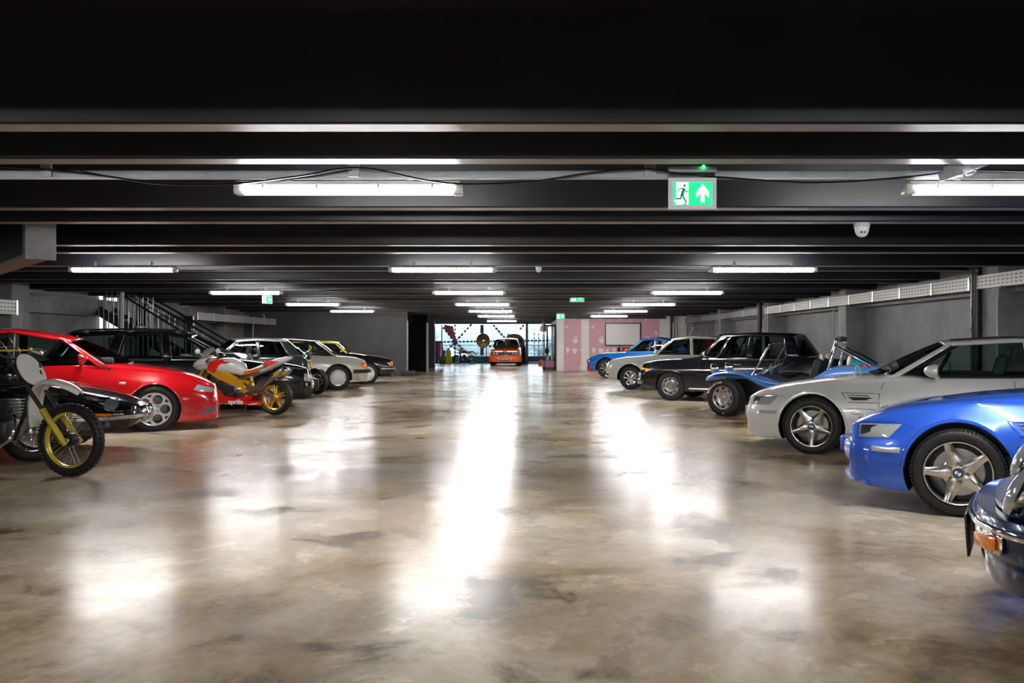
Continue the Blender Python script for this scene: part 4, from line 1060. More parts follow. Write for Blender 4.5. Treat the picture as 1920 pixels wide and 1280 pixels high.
# ---- generic helper for the older saloons
def saloon(name, label, X, Y, deg, side, hw, R, st, pm, wb, gh, ra=.34, wheel=('steel', .19, .17, SATIN), e=.5, frame=CHROME, roofm=None, lips=CHROME, shuts=(), glass=None, crown=.05, seats=(-1.5, -2.4), zc=None, bw=.16, brr=.14, cowl=.05, flare=.0, gap=None, steer=0, **kw):
    s = Car(name, label, 'car', X, Y, deg, side, hw); s.R = R
    s.body(st, pm, (0, -wb), ra, e=e, flare=flare)
    if lips: s.arch_lips((0, -wb), ra+.004, lips, .016, .004)
    s.under(.3, -wb-.4, .22); s.wheels(wheel[0], R, wheel[1], wheel[2], wheel[3], wb, steer=steer)
    s.house(gh, pm, crown=crown, frame=frame, roofm=roofm, glass=glass, bw=bw, brr=brr, cowl=cowl, **kw)
    zb_ = gh[0][1]+.02 if zc is None else zc
    s.cabin(gh[0][0]-.08, gh[-1][0]+.05, gh[1][2]*.9, zb_, seats, wheelside=1)
    for x in shuts: s.line('panel_gap', x, 's', gap or mat('panel_gap', (.01, .01, .012), .6), .008)
    return s
# ---- black saloon
X, Y = hubpos(1257, 751)
BKP = paint('paint_black', (.006, .006, .010), 0., .18)
s = saloon('saloon_car', 'black upright classic saloon with chrome trim, behind the light blue buggy', X, Y, 30, 1, .79, .315,
    [(.72, .30, .50, .74, .70, .64), (.70, .26, .68, .78, .76, .68), (.6, .24, .76, .83, .79, .72), (.3, .22, .82, .88, .82, .75), (-.2, .22, .86, .91, .84, .78), (-.7, .22, .90, .95, .84, .79), (-1.6, .22, .92, .94, .845, .79), (-2.6, .22, .93, .95, .84, .78), (-3.0, .24, .92, .96, .82, .76), (-3.55, .28, .88, .93, .78, .72), (-3.68, .38, .80, .86, .74, .68)],
    BKP, 2.75, [(-.62, .91, .72, -1.02, 1.36, .60, 'P'), (-.70, .915, .725, -1.08, 1.37, .605, 'G'), (-.98, .915, .735, -1.24, 1.38, .61, 'P'), (-1.01, .915, .735, -1.27, 1.38, .61, 'G'), (-1.62, .92, .745, -1.66, 1.40, .615, 'P'), (-1.72, .92, .745, -1.74, 1.40, .615, 'G'), (-2.42, .93, .74, -2.34, 1.385, .60, 'P'), (-2.72, .94, .68, -2.52, 1.36, .57, '')],
    wheel=('buggy', .195, .19, STEEL), ra=.335, shuts=([(-.66, .88), (-.60, .6), (-.62, .28)], [(-1.67, .9), (-1.68, .6), (-1.68, .26)], [(-2.45, .9), (-2.55, .65), (-2.4, .5)]), frw=.012, crown=.05, zc=.945, brr=.22, lips=None)
s.line('side_moulding', [(.62, .66), (-3.55, .69)], 's', SATIN, .018, .004)
s.line('sill_trim', [(-.42, .27), (-2.35, .27)], 's', SATIN, .03, .004)
s.patch('indicator', [(.70, .70), (.52, .685), (.52, .645), (.69, .64)], 's', AMBER, .006, .01, rings=3)
for x in (-1.38, -2.14): s.line('door_handle', [(x, .80), (x-.17, .80)], 's', CHROME, .024, .018)
b_ = [(.84, 0), (.83, .4), (.78, .68), (.62, .82)]
s.bumper(b_, .40, .11, .05, CHROME); s.bumper([(-3.8, 0), (-3.78, .4), (-3.72, .68), (-3.5, .80)], .42, .1, .05, CHROME, 'rear_bumper')
s.patch('grille', [(-.42, .48), (.42, .48), (.42, .72), (-.42, .72)], 'f', CHROME, .008, 0, rings=3)
s.patch('headlamp', circ(.085, 16, (.56, .62)), 'f', LAMPG, .01, .03, both=True, sub=1); s.mirror(-.78, 1.0, .78, CHROME, (.05, .12, .09))
for sd in (1, -1):
    for yy in (.25,):
        b = NB(); lathe(b, [(.001, -.06), (.06, -.05), (.08, -.01), (.085, 0), (.07, .012), (.001, .02)], 22, None, (.92, sd*yy, .50), 'X'); finish('spot_lamp', b, LAMPG, s.root)
for a_, c_ in ((-.70, -1.68), (-1.72, -2.44)): s.line('waist_trim', [(a_, .90), (c_, .905)], 's', CHROME, .02, .004)
# ---- pale grey saloon
X, Y = hubpos(1182, 730)
PGP = paint('paint_pale_grey', (.50, .52, .49), .1, .25)
s = saloon('saloon_car', 'pale grey classic saloon with round arches, between black saloon and blue rally coupe', X, Y, 27, 1, .76, .31,
    [(.76, .42, .56, .62, .52, .46), (.72, .34, .66, .71, .66, .58), (.55, .26, .75, .79, .76, .66), (.2, .24, .82, .86, .80, .70), (-.3, .24, .86, .90, .81, .73), (-.8, .24, .90, .94, .81, .75), (-1.6, .24, .91, .94, .81, .75), (-2.5, .24, .91, .94, .80, .74), (-3.1, .26, .86, .92, .77, .70), (-3.4, .36, .78, .84, .70, .64)],
    PGP, 2.5, [(-.62, .90, .70, -1.08, 1.30, .56, 'P'), (-.70, .905, .705, -1.14, 1.31, .565, 'G'), (-1.62, .91, .72, -1.56, 1.36, .58, 'P'), (-1.70, .91, .72, -1.64, 1.36, .58, 'G'), (-2.30, .92, .71, -2.2, 1.34, .57, 'P'), (-2.62, .92, .66, -2.42, 1.31, .54, '')],
    wheel=('eight', .19, .18, CHROME), ra=.37, lips=PGP, shuts=([(-.66, .87), (-.60, .6), (-.62, .3)],), frw=.010, zc=.935)
s.bumper([(.80, 0), (.79, .22), (.74, .42)], .44, .06, .05, CHROME); s.bumper([(.66, .62), (.55, .76)], .46, .06, .05, CHROME, 'overrider') if False else None
s.patch('headlamp', circ(.075, 16, (.50, .62)), 'f', LAMPG, .01, .03, both=True, sub=1); s.mirror(-.72, .98, .74, CHROME, (.05, .11, .08))
for sd in (1, -1):
    b = NB(); ellip(b, (.66, sd*.70, .36), (.09, .05, .05)); finish('bumper_end', b, CHROME, s.root)
# ---- blue and red rally coupe
X, Y = hubpos(1136, 708)
BLP = paint('paint_mid_blue', (.012, .15, .50), .1, .25); RDP = paint('paint_red', (.62, .006, .012), .0, .22)
s = saloon('rally_coupe', 'mid blue rally coupe with red nose, nearest the pink plasterboard wall', X, Y, 30, 1, .80, .33,
    [(.80, .30, .52, .56, .62, .54), (.76, .26, .62, .66, .72, .62), (.6, .26, .72, .76, .80, .66), (.2, .26, .82, .84, .84, .68, .02), (-.3, .26, .85, .89, .84, .70), (-.9, .26, .89, .92, .83, .73), (-1.8, .26, .91, .93, .83, .73), (-2.4, .26, .92, .95, .86, .70), (-3.0, .3, .86, .92, .80, .64), (-3.3, .4, .74, .80, .70, .56)],
    BLP, 2.4, [(-.70, .90, .68, -1.22, 1.30, .54, 'P'), (-.78, .905, .685, -1.28, 1.31, .545, 'G'), (-1.75, .92, .70, -1.7, 1.35, .56, 'P'), (-1.82, .92, .70, -1.76, 1.35, .56, 'G'), (-2.55, .95, .66, -2.3, 1.25, .53, 'P'), (-2.9, .95, .6, -2.6, 1.17, .5, '')],
    wheel=('eight', .20, .21, CHROME), ra=.39, lips=BLP, frw=.010, frame=mat('frame_pale_blue', (.3, .55, .7), .4), glass=GLASSC)
s.bumper([(.84, 0), (.83, .4), (.76, .66), (.6, .80)], .33, .22, .07, RDP, 'red_spoiler'); s.bumper([(.86, 0), (.85, .4), (.78, .66)], .56, .14, .05, RDP, 'red_nose_band')
s.patch('headlamp', circ(.08, 16, (.50, .60)), 'f', LAMPG, .03, .03, both=True, sub=1)
# ---- red car behind
RDP2 = paint('paint_bright_red', (.72, .012, .015), 0, .25)
s = saloon('hatchback', 'red hatchback mostly hidden behind the blue rally coupe', 4.75, 33.5, 30, 1, .78, .30,
    [(.78, .3, .55, .60, .66, .58), (.7, .24, .70, .76, .76, .70), (0, .22, .84, .90, .81, .74), (-.7, .22, .93, .98, .82, .76), (-2.4, .22, .96, 1.0, .82, .76), (-2.9, .3, .92, .96, .76, .7), (-3.0, .4, .86, .9, .7, .66)],
    RDP2, 2.4, [(-.5, .95, .72, -1.0, 1.34, .58, 'P'), (-.58, .95, .72, -1.06, 1.35, .585, 'G'), (-1.5, .96, .74, -1.5, 1.40, .60, 'P'), (-1.6, .96, .74, -1.58, 1.40, .60, 'G'), (-2.4, .98, .72, -2.3, 1.37, .58, 'P'), (-2.8, .98, .68, -2.5, 1.34, .56, '')], wheel=('slots', .19, .18, SILVERW), lips=None, frame=BLACKP)
s.mirror(-.7, 1.02, .76, RDP2); s.patch('headlamp', [(.42, .58), (.66, .58), (.66, .70), (.42, .70)], 'f', LAMPG, .01, .01, both=True)
# ---------------------------------------------------------------- left row
# ---- black long-nosed grand tourer
X, Y = WX(60, 8.98), 8.98
s = saloon('grand_tourer', 'black long-nosed classic grand tourer with wire wheels beside the red coupe', X, Y, 14, -1, .78, .325,
    [(.98, .45, .485, .505, .17, .13), (.96, .38, .50, .54, .30, .24), (.86, .31, .54, .60, .44, .36), (.68, .27, .585, .665, .58, .46), (.40, .25, .65, .735, .71, .54, .015), (.1, .24, .70, .79, .79, .58, .045), (-.3, .22, .74, .83, .82, .62, .05), (-.8, .22, .77, .86, .83, .66, .02), (-1.3, .22, .80, .89, .83, .70), (-2.0, .22, .82, .86, .82, .70), (-2.44, .22, .84, .90, .83, .66), (-3.0, .30, .76, .83, .70, .55), (-3.5, .42, .56, .60, .35, .28)],
    BKP, 2.44, [(-1.18, .86, .64, -1.55, 1.14, .46, 'P'), (-1.25, .86, .65, -1.60, 1.15, .465, 'G'), (-1.95, .87, .67, -1.98, 1.20, .49, 'P'), (-2.0, .87, .67, -2.02, 1.20, .49, 'G'), (-2.6, .88, .60, -2.5, 1.10, .46, 'P'), (-3.0, .86, .5, -2.9, .98, .4, '')],
    wheel=('wire', .215, .16, CHROME), ra=.36, e=.75, lips=None, seats=(-1.95,), zc=.88, cowl=.07, bw=.22, crown=.04)
s.patch('headlamp_cover', [(.87, .535), (.66, .635), (.50, .66), (.56, .585), (.74, .51), (.88, .50)], 's', GLASSC, .012, .012, sub=5)
s.patch('headlamp', circ(.07, 18, (.70, .575)), 's', LAMPG, .004, .012, sub=1)
s.line('headlamp_trim', [(.88, .535), (.66, .643), (.49, .665), (.55, .58), (.74, .50), (.89, .495)], 's', CHROME, .014, .008, closed=True)
s.patch('indicator', [(.72, .475), (.52, .49), (.52, .425), (.72, .42)], 's', AMBER, .006, .012, rings=3)
s.patch('side_lamp', [(.82, .475), (.73, .475), (.73, .43), (.82, .435)], 's', LAMPG, .006, .012, rings=3)
s.bumper([(.99, .14), (.93, .34), (.80, .52), (.60, .68), (.30, .79)], .435, .05, .05, CHROME)
for sd in (1, -1):
    b = NB(); ellip(b, (.985, sd*.17, .45), (.05, .035, .10)); finish('overrider', b, CHROME, s.root)
b = NB(); lathe_closed(b, [(.16, -.01), (.17, .01), (.19, .0), (.175, -.02)], 32); o = finish('mouth_trim', b, CHROME, s.root, loc=(.985, 0, .47), rot=(0, 0, -pi/2)); o.scale = (1, 1, .38)
b = NB(); tube(b, [(1.0, -.17, .47), (1.0, .17, .47)], .012, 8); finish('mouth_bar', b, CHROME, s.root)
s.line('bonnet_bead', [(.7, .30), (-.3, .40), (-1.1, .44)], 't', CHROME, .008, .004, both=True)
# ---- red coupe
X, Y = hubpos(289, 809)
s = saloon('coupe', 'glossy red modern coupe with telephone-dial wheels behind the black grand tourer', X, Y, 24, -1, .87, .315,
    [(.90, .24, .36, .42, .40, .34), (.88, .16, .50, .58, .58, .48), (.82, .13, .57, .65, .70, .56), (.66, .12, .66, .745, .80, .62), (.40, .12, .75, .83, .86, .67), (0, .13, .82, .905, .875, .70), (-.45, .15, .87, .965, .875, .74), (-.8, .16, .895, .99, .875, .77), (-1.6, .16, .925, .96, .88, .79), (-2.6, .18, .97, 1.01, .885, .79), (-3.2, .22, .98, 1.05, .84, .72), (-3.5, .3, .93, 1.02, .74, .62), (-3.6, .4, .8, .9, .66, .56)],
    RDP, 2.6, [(-.56, .895, .75, -1.06, 1.26, .585, 'P'), (-.70, .90, .76, -1.18, 1.295, .59, 'G'), (-1.72, .935, .785, -1.72, 1.385, .61, 'B'), (-1.82, .94, .785, -1.82, 1.39, .61, 'G'), (-2.85, .99, .76, -2.55, 1.35, .585, 'P'), (-3.3, 1.02, .68, -2.95, 1.25, .54, '')],
    wheel=('dial', .235, .22, SILVERW), ra=.355, e=.62, flare=.02, lips=RDP, frame=BLACKP, seats=(-1.9, -2.7), zc=.955, crown=.045, bw=.28, cowl=.08,
    shuts=([(-.56, .86), (-.55, .6), (-.60, .25)],))
s.patch('headlamp', [(.80, .585), (.58, .645), (.52, .575), (.60, .54), (.80, .53)], 's', LAMPG, .004, .012, sub=5)
s.patch('fog_intake', [(.82, .33), (.66, .28), (.56, .22), (.80, .24)], 's', mat('mesh_grey', (.12, .13, .14), .5), .004, 0, rings=3, label='dark grey mesh fog lamp intake')
s.patch('side_repeater', [(-.36, .70), (-.45, .705), (-.45, .675), (-.37, .67)], 's', LAMPG, .004, .006, rings=2)
s.patch('grille', [(0, .24), (.16, .58), (.0, .64), (-.16, .58)], 'f', BLACKP, .006, 0, rings=4); s.line('grille_trim', [(0, .22), (.17, .58), (.0, .65), (-.17, .58)], 'f', CHROME, .014, .008, closed=True)
s.patch('air_intake', [(.22, .22), (.52, .24), (.50, .34), (.24, .34)], 'f', BLACKP, .006, 0, both=True, rings=3)
s.mirror(-.92, 1.02, .84, RDP, (.09, .17, .11))
s.bumper([(.90, 0), (.89, .3), (.82, .55), (.66, .76)], .15, .05, .07, RDP, 'splitter')
b = NB(); tube(b, [(-.45, .5, .985), (-.58, .1, 1.02), (-.62, -.4, 1.0)], .008, 5); finish('wiper', b, BLACKP, s.root)
# ---- black estate
X, Y = -4.86, 15.95
s = saloon('estate_car', 'black estate car with roof rails between the red coupe and racing motorcycle', X, Y, 24, -1, .84, .31,
    [(.90, .30, .50, .55, .60, .54), (.88, .20, .66, .70, .74, .66), (.76, .18, .74, .78, .82, .74), (.4, .18, .80, .86, .86, .78), (0, .18, .84, .90, .87, .79), (-.6, .19, .89, .97, .875, .81), (-1.6, .2, .92, .95, .875, .81), (-2.7, .2, .94, .97, .87, .81), (-3.4, .24, .94, .97, .85, .79), (-3.62, .36, .9, .95, .8, .75)],
    BKP, 2.7, [(-.55, .92, .79, -1.28, 1.34, .62, 'P'), (-.68, .925, .795, -1.36, 1.355, .62, 'G'), (-1.62, .94, .81, -1.66, 1.40, .64, 'P'), (-1.76, .94, .81, -1.78, 1.405, .64, 'G'), (-2.52, .95, .81, -2.38, 1.41, .64, 'P'), (-2.70, .95, .805, -2.52, 1.41, .635, 'G'), (-3.40, .96, .78, -3.12, 1.385, .62, 'P'), (-3.56, .96, .75, -3.24, 1.37, .60, '')],
    wheel=('slots', .20, .20, SILVERW), ra=.35, lips=None, frame=SATIN, seats=(-1.75, -2.55), zc=.965, bw=.2, shuts=([(-.66, .9), (-.60, .6), (-.62, .28)], [(-1.69, .92), (-1.7, .3)]), frw=.009, glass=GLASS)
for sd in (1, -1):
    b = NB(); tube(b, smoothpts([(-1.3, sd*.56, 1.40), (-1.5, sd*.575, 1.475), (-2.4, sd*.585, 1.49), (-3.1, sd*.57, 1.465), (-3.25, sd*.56, 1.40)], 4), .016, 8); finish('roof_rack_rail', b, BLACKP, s.root)
    for x in (-1.5, -2.3, -3.0):
        b = NB(); box(b, (x, sd*.575, 1.44), (.10, .03, .07), .01); finish('rail_foot', b, BLACKP, s.root)
s.patch('headlamp', [(.38, .52), (.68, .50), (.66, .66), (.38, .66)], 'f', LAMPG, .006, .015, both=True)
s.patch('corner_lamp', [(.84, .64), (.72, .66), (.72, .52), (.84, .50)], 's', LAMPG, .006, .008, rings=3)
s.bumper([(.94, 0), (.93, .4), (.86, .66), (.70, .82)], .44, .16, .08, BKP); s.bumper([(.97, .0), (.96, .4), (.89, .66), (.74, .835)], .45, .055, .03, SATIN, 'bumper_trim')
s.patch('grille', [(-.3, .52), (.3, .52), (.28, .65), (-.28, .65)], 'f', CHROME, .008, 0, rings=3)
s.line('bonnet_trim', [(.72, .745), (.3, .80)], 's', SATIN, .03, .004)
s.mirror(-.82, 1.0, .82, BKP); s.line('side_moulding', [(-.45, .56), (-2.2, .58)], 's', BLACKP, .04, .006)
# ---- pale hatch parked nose in, tail towards the aisle
HGP = paint('paint_dark_green', (.02, .035, .035), .2, .25)
s = Car('hatchback', 'dark hatchback with pale roof, hidden behind the racing motorcycle tail', 'car', -7.35, 18.6, 205-360, -1, .76) if False else None
s = saloon('hatchback', 'dark hatchback with pale roof frame, half hidden behind the racing motorcycle', -7.20, 18.2, 22, -1, .76, .29,
    [(.62, .3, .60, .66, .70, .62), (.55, .24, .70, .76, .76, .70), (0, .22, .80, .87, .79, .72), (-.6, .22, .88, .93, .79, .74), (-2.3, .24, .90, .93, .76, .70), (-2.44, .34, .84, .88, .68, .62)],
    HGP, 2.3, [(-.5, .90, .70, -.95, 1.27, .58, 'P'), (-.58, .90, .70, -1.02, 1.28, .585, 'G'), (-1.35, .91, .72, -1.35, 1.30, .60, 'P'), (-1.42, .91, .72, -1.42, 1.30, .60, 'G'), (-2.05, .91, .70, -1.85, 1.28, .59, 'P'), (-2.36, .91, .64, -1.98, 1.27, .58, '')],
    wheel=('slots', .18, .17, SILVERW), lips=None, frame=SATIN, roofm=paint('paint_pale_roof', (.42, .43, .42), .3, .3), zc=.93, seats=(-1.2,), bw=.14)
s.root.location = (-7.33, 18.6, 0); s.root.rotation_euler.z = radians(202)
# ---- champagne roadster with dark top
X, Y = hubpos(634, 731)
CHP = paint('paint_champagne', (.62, .585, .53), .2, .3)
s = saloon('roadster', 'champagne silver roadster with dark hardtop and orange indicator, left of the partition wall', X, Y, 24, -1, .84, .325,
    [(.80, .40, .55, .62, .74, .68), (.78, .30, .68, .74, .80, .72), (.66, .26, .76, .82, .84, .75), (.3, .24, .83, .88, .875, .78), (-.2, .22, .86, .91, .88, .79), (-.7, .22, .88, .93, .88, .80), (-1.6, .22, .89, .91, .88, .80), (-2.5, .22, .88, .93, .88, .79), (-3.2, .26, .84, .89, .84, .76), (-3.4, .38, .76, .82, .78, .70)],
    CHP, 2.46, [(-.05, .895, .76, -.50, 1.24, .61, 'P'), (-.13, .90, .765, -.57, 1.26, .615, 'G'), (-1.15, .90, .775, -1.15, 1.30, .62, 'B'), (-1.19, .90, .775, -1.19, 1.30, .62, 'G'), (-1.95, .90, .76, -1.65, 1.28, .61, 'B'), (-2.3, .90, .70, -1.85, 1.26, .59, '')],
    wheel=('slots', .21, .20, SILVERW), ra=.365, lips=CHP, frame=BLACKP, roofm=paint('hardtop_dark', (.03, .03, .035), .0, .3), zc=.925, seats=(-1.5,), glass=GLASSC)
s.patch('indicator', [(.77, .73), (.60, .725), (.63, .59), (.70, .55), (.77, .54)], 's', AMBER, .008, .012, sub=4)
s.patch('headlamp', [(.42, .56), (.70, .56), (.70, .71), (.42, .71)], 'f', LAMPG, .01, .01, both=True); s.patch('grille', [(-.38, .52), (.38, .52), (.38, .71), (-.38, .71)], 'f', DSTEEL, .008, 0)
s.bumper([(.90, 0), (.89, .5), (.84, .76), (.62, .88), (.40, .895)], .485, .09, .07, BLACKP)
s.bumper([(.80, 0), (.79, .5), (.74, .74), (.52, .85)], .31, .20, .07, CHP, 'front_valance')
for z in (.46, .52, .58): s.line('side_crease', [(-.45, z), (-2.0, z)], 's', CHP, .012, .001)
s.line('screen_trim', [(0, 0), (0, .01)], 't', CHROME, .005) if False else None
# ---- black and yellow saloon
X, Y = hubpos(689, 720)
YLP = paint('paint_yellow', (.75, .60, .05), 0, .25)
s = saloon('sports_saloon', 'black sports saloon with yellow roof and bonnet, nearest the left partition', X, Y, 16, -1, .82, .315,
    [(.76, .36, .62, .66, .74, .70), (.72, .26, .68, .71, .80, .74), (.6, .22, .74, .76, .82, .76), (0, .22, .83, .87, .835, .77), (-.6, .22, .89, .94, .84, .78), (-1.6, .22, .92, .94, .84, .78), (-2.6, .22, .93, .95, .83, .77), (-3.4, .26, .90, .94, .8, .74), (-3.5, .4, .84, .88, .76, .7)],
    BKP, 2.6, [(-.55, .92, .74, -.88, 1.20, .60, 'P'), (-.64, .92, .745, -.96, 1.215, .605, 'G'), (-1.62, .93, .76, -1.6, 1.255, .62, 'P'), (-1.7, .93, .76, -1.68, 1.255, .62, 'G'), (-2.4, .94, .75, -2.3, 1.24, .60, 'P'), (-2.75, .94, .70, -2.5, 1.21, .58, '')],
    wheel=('turbine', .215, .20, SILVERW), ra=.36, lips=None, frame=BLACKP, roofm=YLP, zc=.955)
for o in s.root.children:
    if o.name.startswith('pillar'): o.data.materials[0] = YLP
s.patch('yellow_bonnet', [(.66, .60), (-.5, .68), (-.5, -.68), (.66, -.60)], 't', YLP, .006, 0, rings=8, sub=8, label='yellow bonnet')
s.patch('indicator', [(.74, .66), (.66, .67), (.66, .53), (.74, .53)], 's', AMBER, .008, .008, sub=3)
s.patch('indicator', [(.60, .53), (.73, .53), (.72, .64), (.60, .64)], 'f', AMBER, .008, .008, both=True)
s.patch('grille', [(-.58, .52), (.58, .52), (.58, .63), (-.58, .63)], 'f', BLACKP, .006, 0); s.patch('headlamp', circ(.06, 14, (.46, .58)), 'f', LAMPG, .01, .02, both=True, sub=1)
s.bumper([(.86, 0), (.85, .45), (.80, .72), (.58, .85), (.40, .86)], .46, .07, .06, SATIN); s.bumper([(.86, 0), (.85, .45), (.80, .72), (.58, .85), (.40, .86)], .39, .07, .06, BLACKP, 'bumper_lower')
s.bumper([(.76, 0), (.75, .45), (.70, .72)], .26, .10, .05, BLACKP, 'air_dam')
s.mirror(-.78, .98, .78, CHROME, (.06, .12, .09))
# ---- orange car facing the camera
OR = paint('paint_orange', (.85, .12, .008), 0, .25)
s = saloon('racing_saloon', 'orange classic saloon facing the camera at the far end of the aisle', 0, 0, 0, -1, .80, .30,
    [(.78, .28, .72, .76, .74, .70), (.74, .22, .78, .82, .80, .74), (.5, .20, .84, .88, .82, .76), (0, .20, .88, .93, .83, .76), (-.6, .2, .93, .97, .83, .78), (-1.6, .22, .94, .97, .83, .78), (-3.2, .24, .93, .97, .80, .74), (-3.35, .35, .86, .9, .76, .7)],
    OR, 2.5, [(-.60, .94, .72, -1.02, 1.34, .56, 'P'), (-.68, .94, .725, -1.08, 1.35, .565, 'G'), (-1.6, .95, .74, -1.55, 1.39, .58, 'P'), (-1.68, .95, .74, -1.63, 1.39, .58, 'G'), (-2.3, .96, .73, -2.2, 1.37, .57, 'P'), (-2.6, .96, .68, -2.4, 1.34, .55, '')],
    wheel=('eight', .19, .2, SATIN), ra=.34, lips=OR, frame=BLACKP, zc=.96, frw=.012, glass=GLASSC)
s.root.location = (WX(948, 44.9), 44.9, 0); s.root.rotation_euler.z = radians(-91)
s.patch('grille_band', [(-.70, .56), (.70, .56), (.70, .73), (-.70, .73)], 'f', BLACKP, .008, 0, rings=4, sub=6)
for yy in (.58, .42): s.patch('headlamp', circ(.065, 16, (yy, .645)), 'f', LAMPG, .02, .03, both=True, sub=1)
s.patch('kidney_grille', [(.012, .53), (.10, .53), (.10, .76), (.012, .76)], 'f', CHROME, .018, .01, both=True, rings=3)
s.patch('kidney_slats', [(.028, .55), (.085, .55), (.085, .745), (.028, .745)], 'f', BLACKP, .030, .004, both=True, rings=2)
s.bumper([(.86, 0), (.85, .45), (.80, .70), (.6, .83)], .34, .24, .07, OR, 'front_spoiler')
for sd in (1, -1):
    b = NB(); lathe(b, [(.05, -.02), (.05, .012), (.04, .014), (.001, .014)], 18, None, (.885, sd*.44, .33), 'X'); finish('brake_duct', b, BLACKP, s.root)
s.plate_text('B520 PRD', .905, .34, BLACKP, LETTER, .52, .12); s.mirror(-.7, 1.0, .78, BLACKP, (.05, .12, .09))
for sd in (1, -1):
    b = NB(); box(b, (-.45, sd*.3, .975), (.1, .25, .02), .005); finish('bonnet_vent', b, BLACKP, s.root)
# ---------------------------------------------------------------- motorcycles
def spoked(root, x, R, rr, wT, rim_m, knob=False, style='wire', off=0, steer=0, n=36, disc=None):
    b = NB(); h = wT*.38
    lathe_closed(b, [(rr+.006, -h), (rr-.004, -h*.9), (rr-.016, -h*.4), (rr-.016, h*.4), (rr-.004, h*.9), (rr+.006, h)], 48)
    if style == 'wire':
        wo = finish('wheel', b, rim_m, root, loc=(x, off, R), rot=(0, 0, steer))
        b = NB()
        for i in range(n):
            a = 2*pi*i/n; s_ = 1 if i % 2 else -1; t = 1 if (i//2) % 2 else -1
            tube(b, [(.032*cos(a), s_*.035, .032*sin(a)), ((rr-.008)*cos(a+.42*t), s_*.004, (rr-.008)*sin(a+.42*t))], .0018, 4, cap=False)
        finish('spokes', b, STEEL, wo)
        b = NB(); lathe(b, [(.02, -.06), (.038, -.045), (.03, -.02), (.03, .02), (.038, .045), (.02, .06)], 24); finish('hub', b, SATIN, wo)
    else:
        for i in range(5):
            a = 2*pi*i/5+.3; M = Matrix.Rotation(-a, 3, 'Y')
            for dd in (-.028, .028):
                rings = []
                for r_, w_ in ((.03, .012), (rr*.6, .010), (rr-.012, .014)):
                    q = dd*(r_/rr)*1.2
                    rings.append([M @ Vector((r_, yy, q+w_*zz)) for yy, zz in ((-.018, -1), (.018, -1), (.018, 1), (-.018, 1))])
                ring_loft(b, rings)
        lathe(b, [(.03, -.05), (.05, -.03), (.05, .03), (.03, .05)], 24)
        wo = finish('wheel', b, rim_m, root, loc=(x, off, R), rot=(0, 0, steer))
    b = NB(); T = wT/2; prof = []
    Ro = R-(.012 if knob else 0)
    prof = [(rr, -h), (rr+.006, -T*.86), (rr+(Ro-rr)*.45, -T), (Ro-T*.42, -T*.88), (Ro-T*.12, -T*.5), (Ro, 0), (Ro-T*.12, T*.5), (Ro-T*.42, T*.88), (rr+(Ro-rr)*.45, T), (rr+.006, T*.86), (rr, h)]
    lathe_closed(b, prof, 48)
    if knob:
        for i in range(44):
            a = 2*pi*(i)/44
            for yy, rr_, sx, tl in ((-T*.86, Ro-T*.38, .026, -50), (T*.86, Ro-T*.38, .026, 50), (-T*.28, Ro-T*.02, .022, -8), (T*.28, Ro-T*.02, .022, 8)):
                M = Matrix.Rotation(-(a+(.07 if abs(yy) < T*.5 else 0)), 3, 'Y'); box(b, M @ Vector((rr_+.004, yy, 0)), (.022, .021, sx), 0, M @ Matrix.Rotation(radians(tl), 3, 'Z'))
    finish('tyre', b, RUBBER, wo)
    if disc:
        for sd in disc[1]:
            b = NB(); outs = [circ(disc[0], 40), circ(disc[0]*.68, 30)]+[circ(.008, 8, (disc[0]*.84*cos(k*pi/9), disc[0]*.84*sin(k*pi/9))) for k in range(18)]
            plate(b, outs, .005, 0, Matrix.Translation((0, sd*.062, 0)) @ XZ); finish('brake_disc', b, STEEL, wo)
            b = NB(); outs = [circ(disc[0]*.68, 30), circ(.045, 20)]+[circ(disc[0]*.14, 10, (disc[0]*.5*cos(k*pi/3), disc[0]*.5*sin(k*pi/3))) for k in range(6)]
            plate(b, outs, .006, 0, Matrix.Translation((0, sd*.062, 0)) @ XZ); finish('disc_carrier', b, disc[2], wo)
    return wo
def loftpath(name, root, secs, m, n=16, angle=40, sq=.8):
    """secs: (x, z, halfw, halfh [, pitch deg]) along a spine"""
    b = NB(); rings = []
    for q in secs:
        x, z, hw, hh = q[:4]; M = RY(radians(q[4] if len(q) > 4 else 0)); ring = []
        for j in range(n):
            a = 2*pi*j/n; c, s_ = cos(a), sin(a)
            p = M @ Vector((0, hw*abs(c)**sq*(1 if c >= 0 else -1), hh*abs(s_)**sq*(1 if s_ >= 0 else -1))); ring.append(p+Vector((x, 0, z)))
        rings.append(ring)
    ring_loft(b, rings); return finish(name, b, m, root, angle=angle)
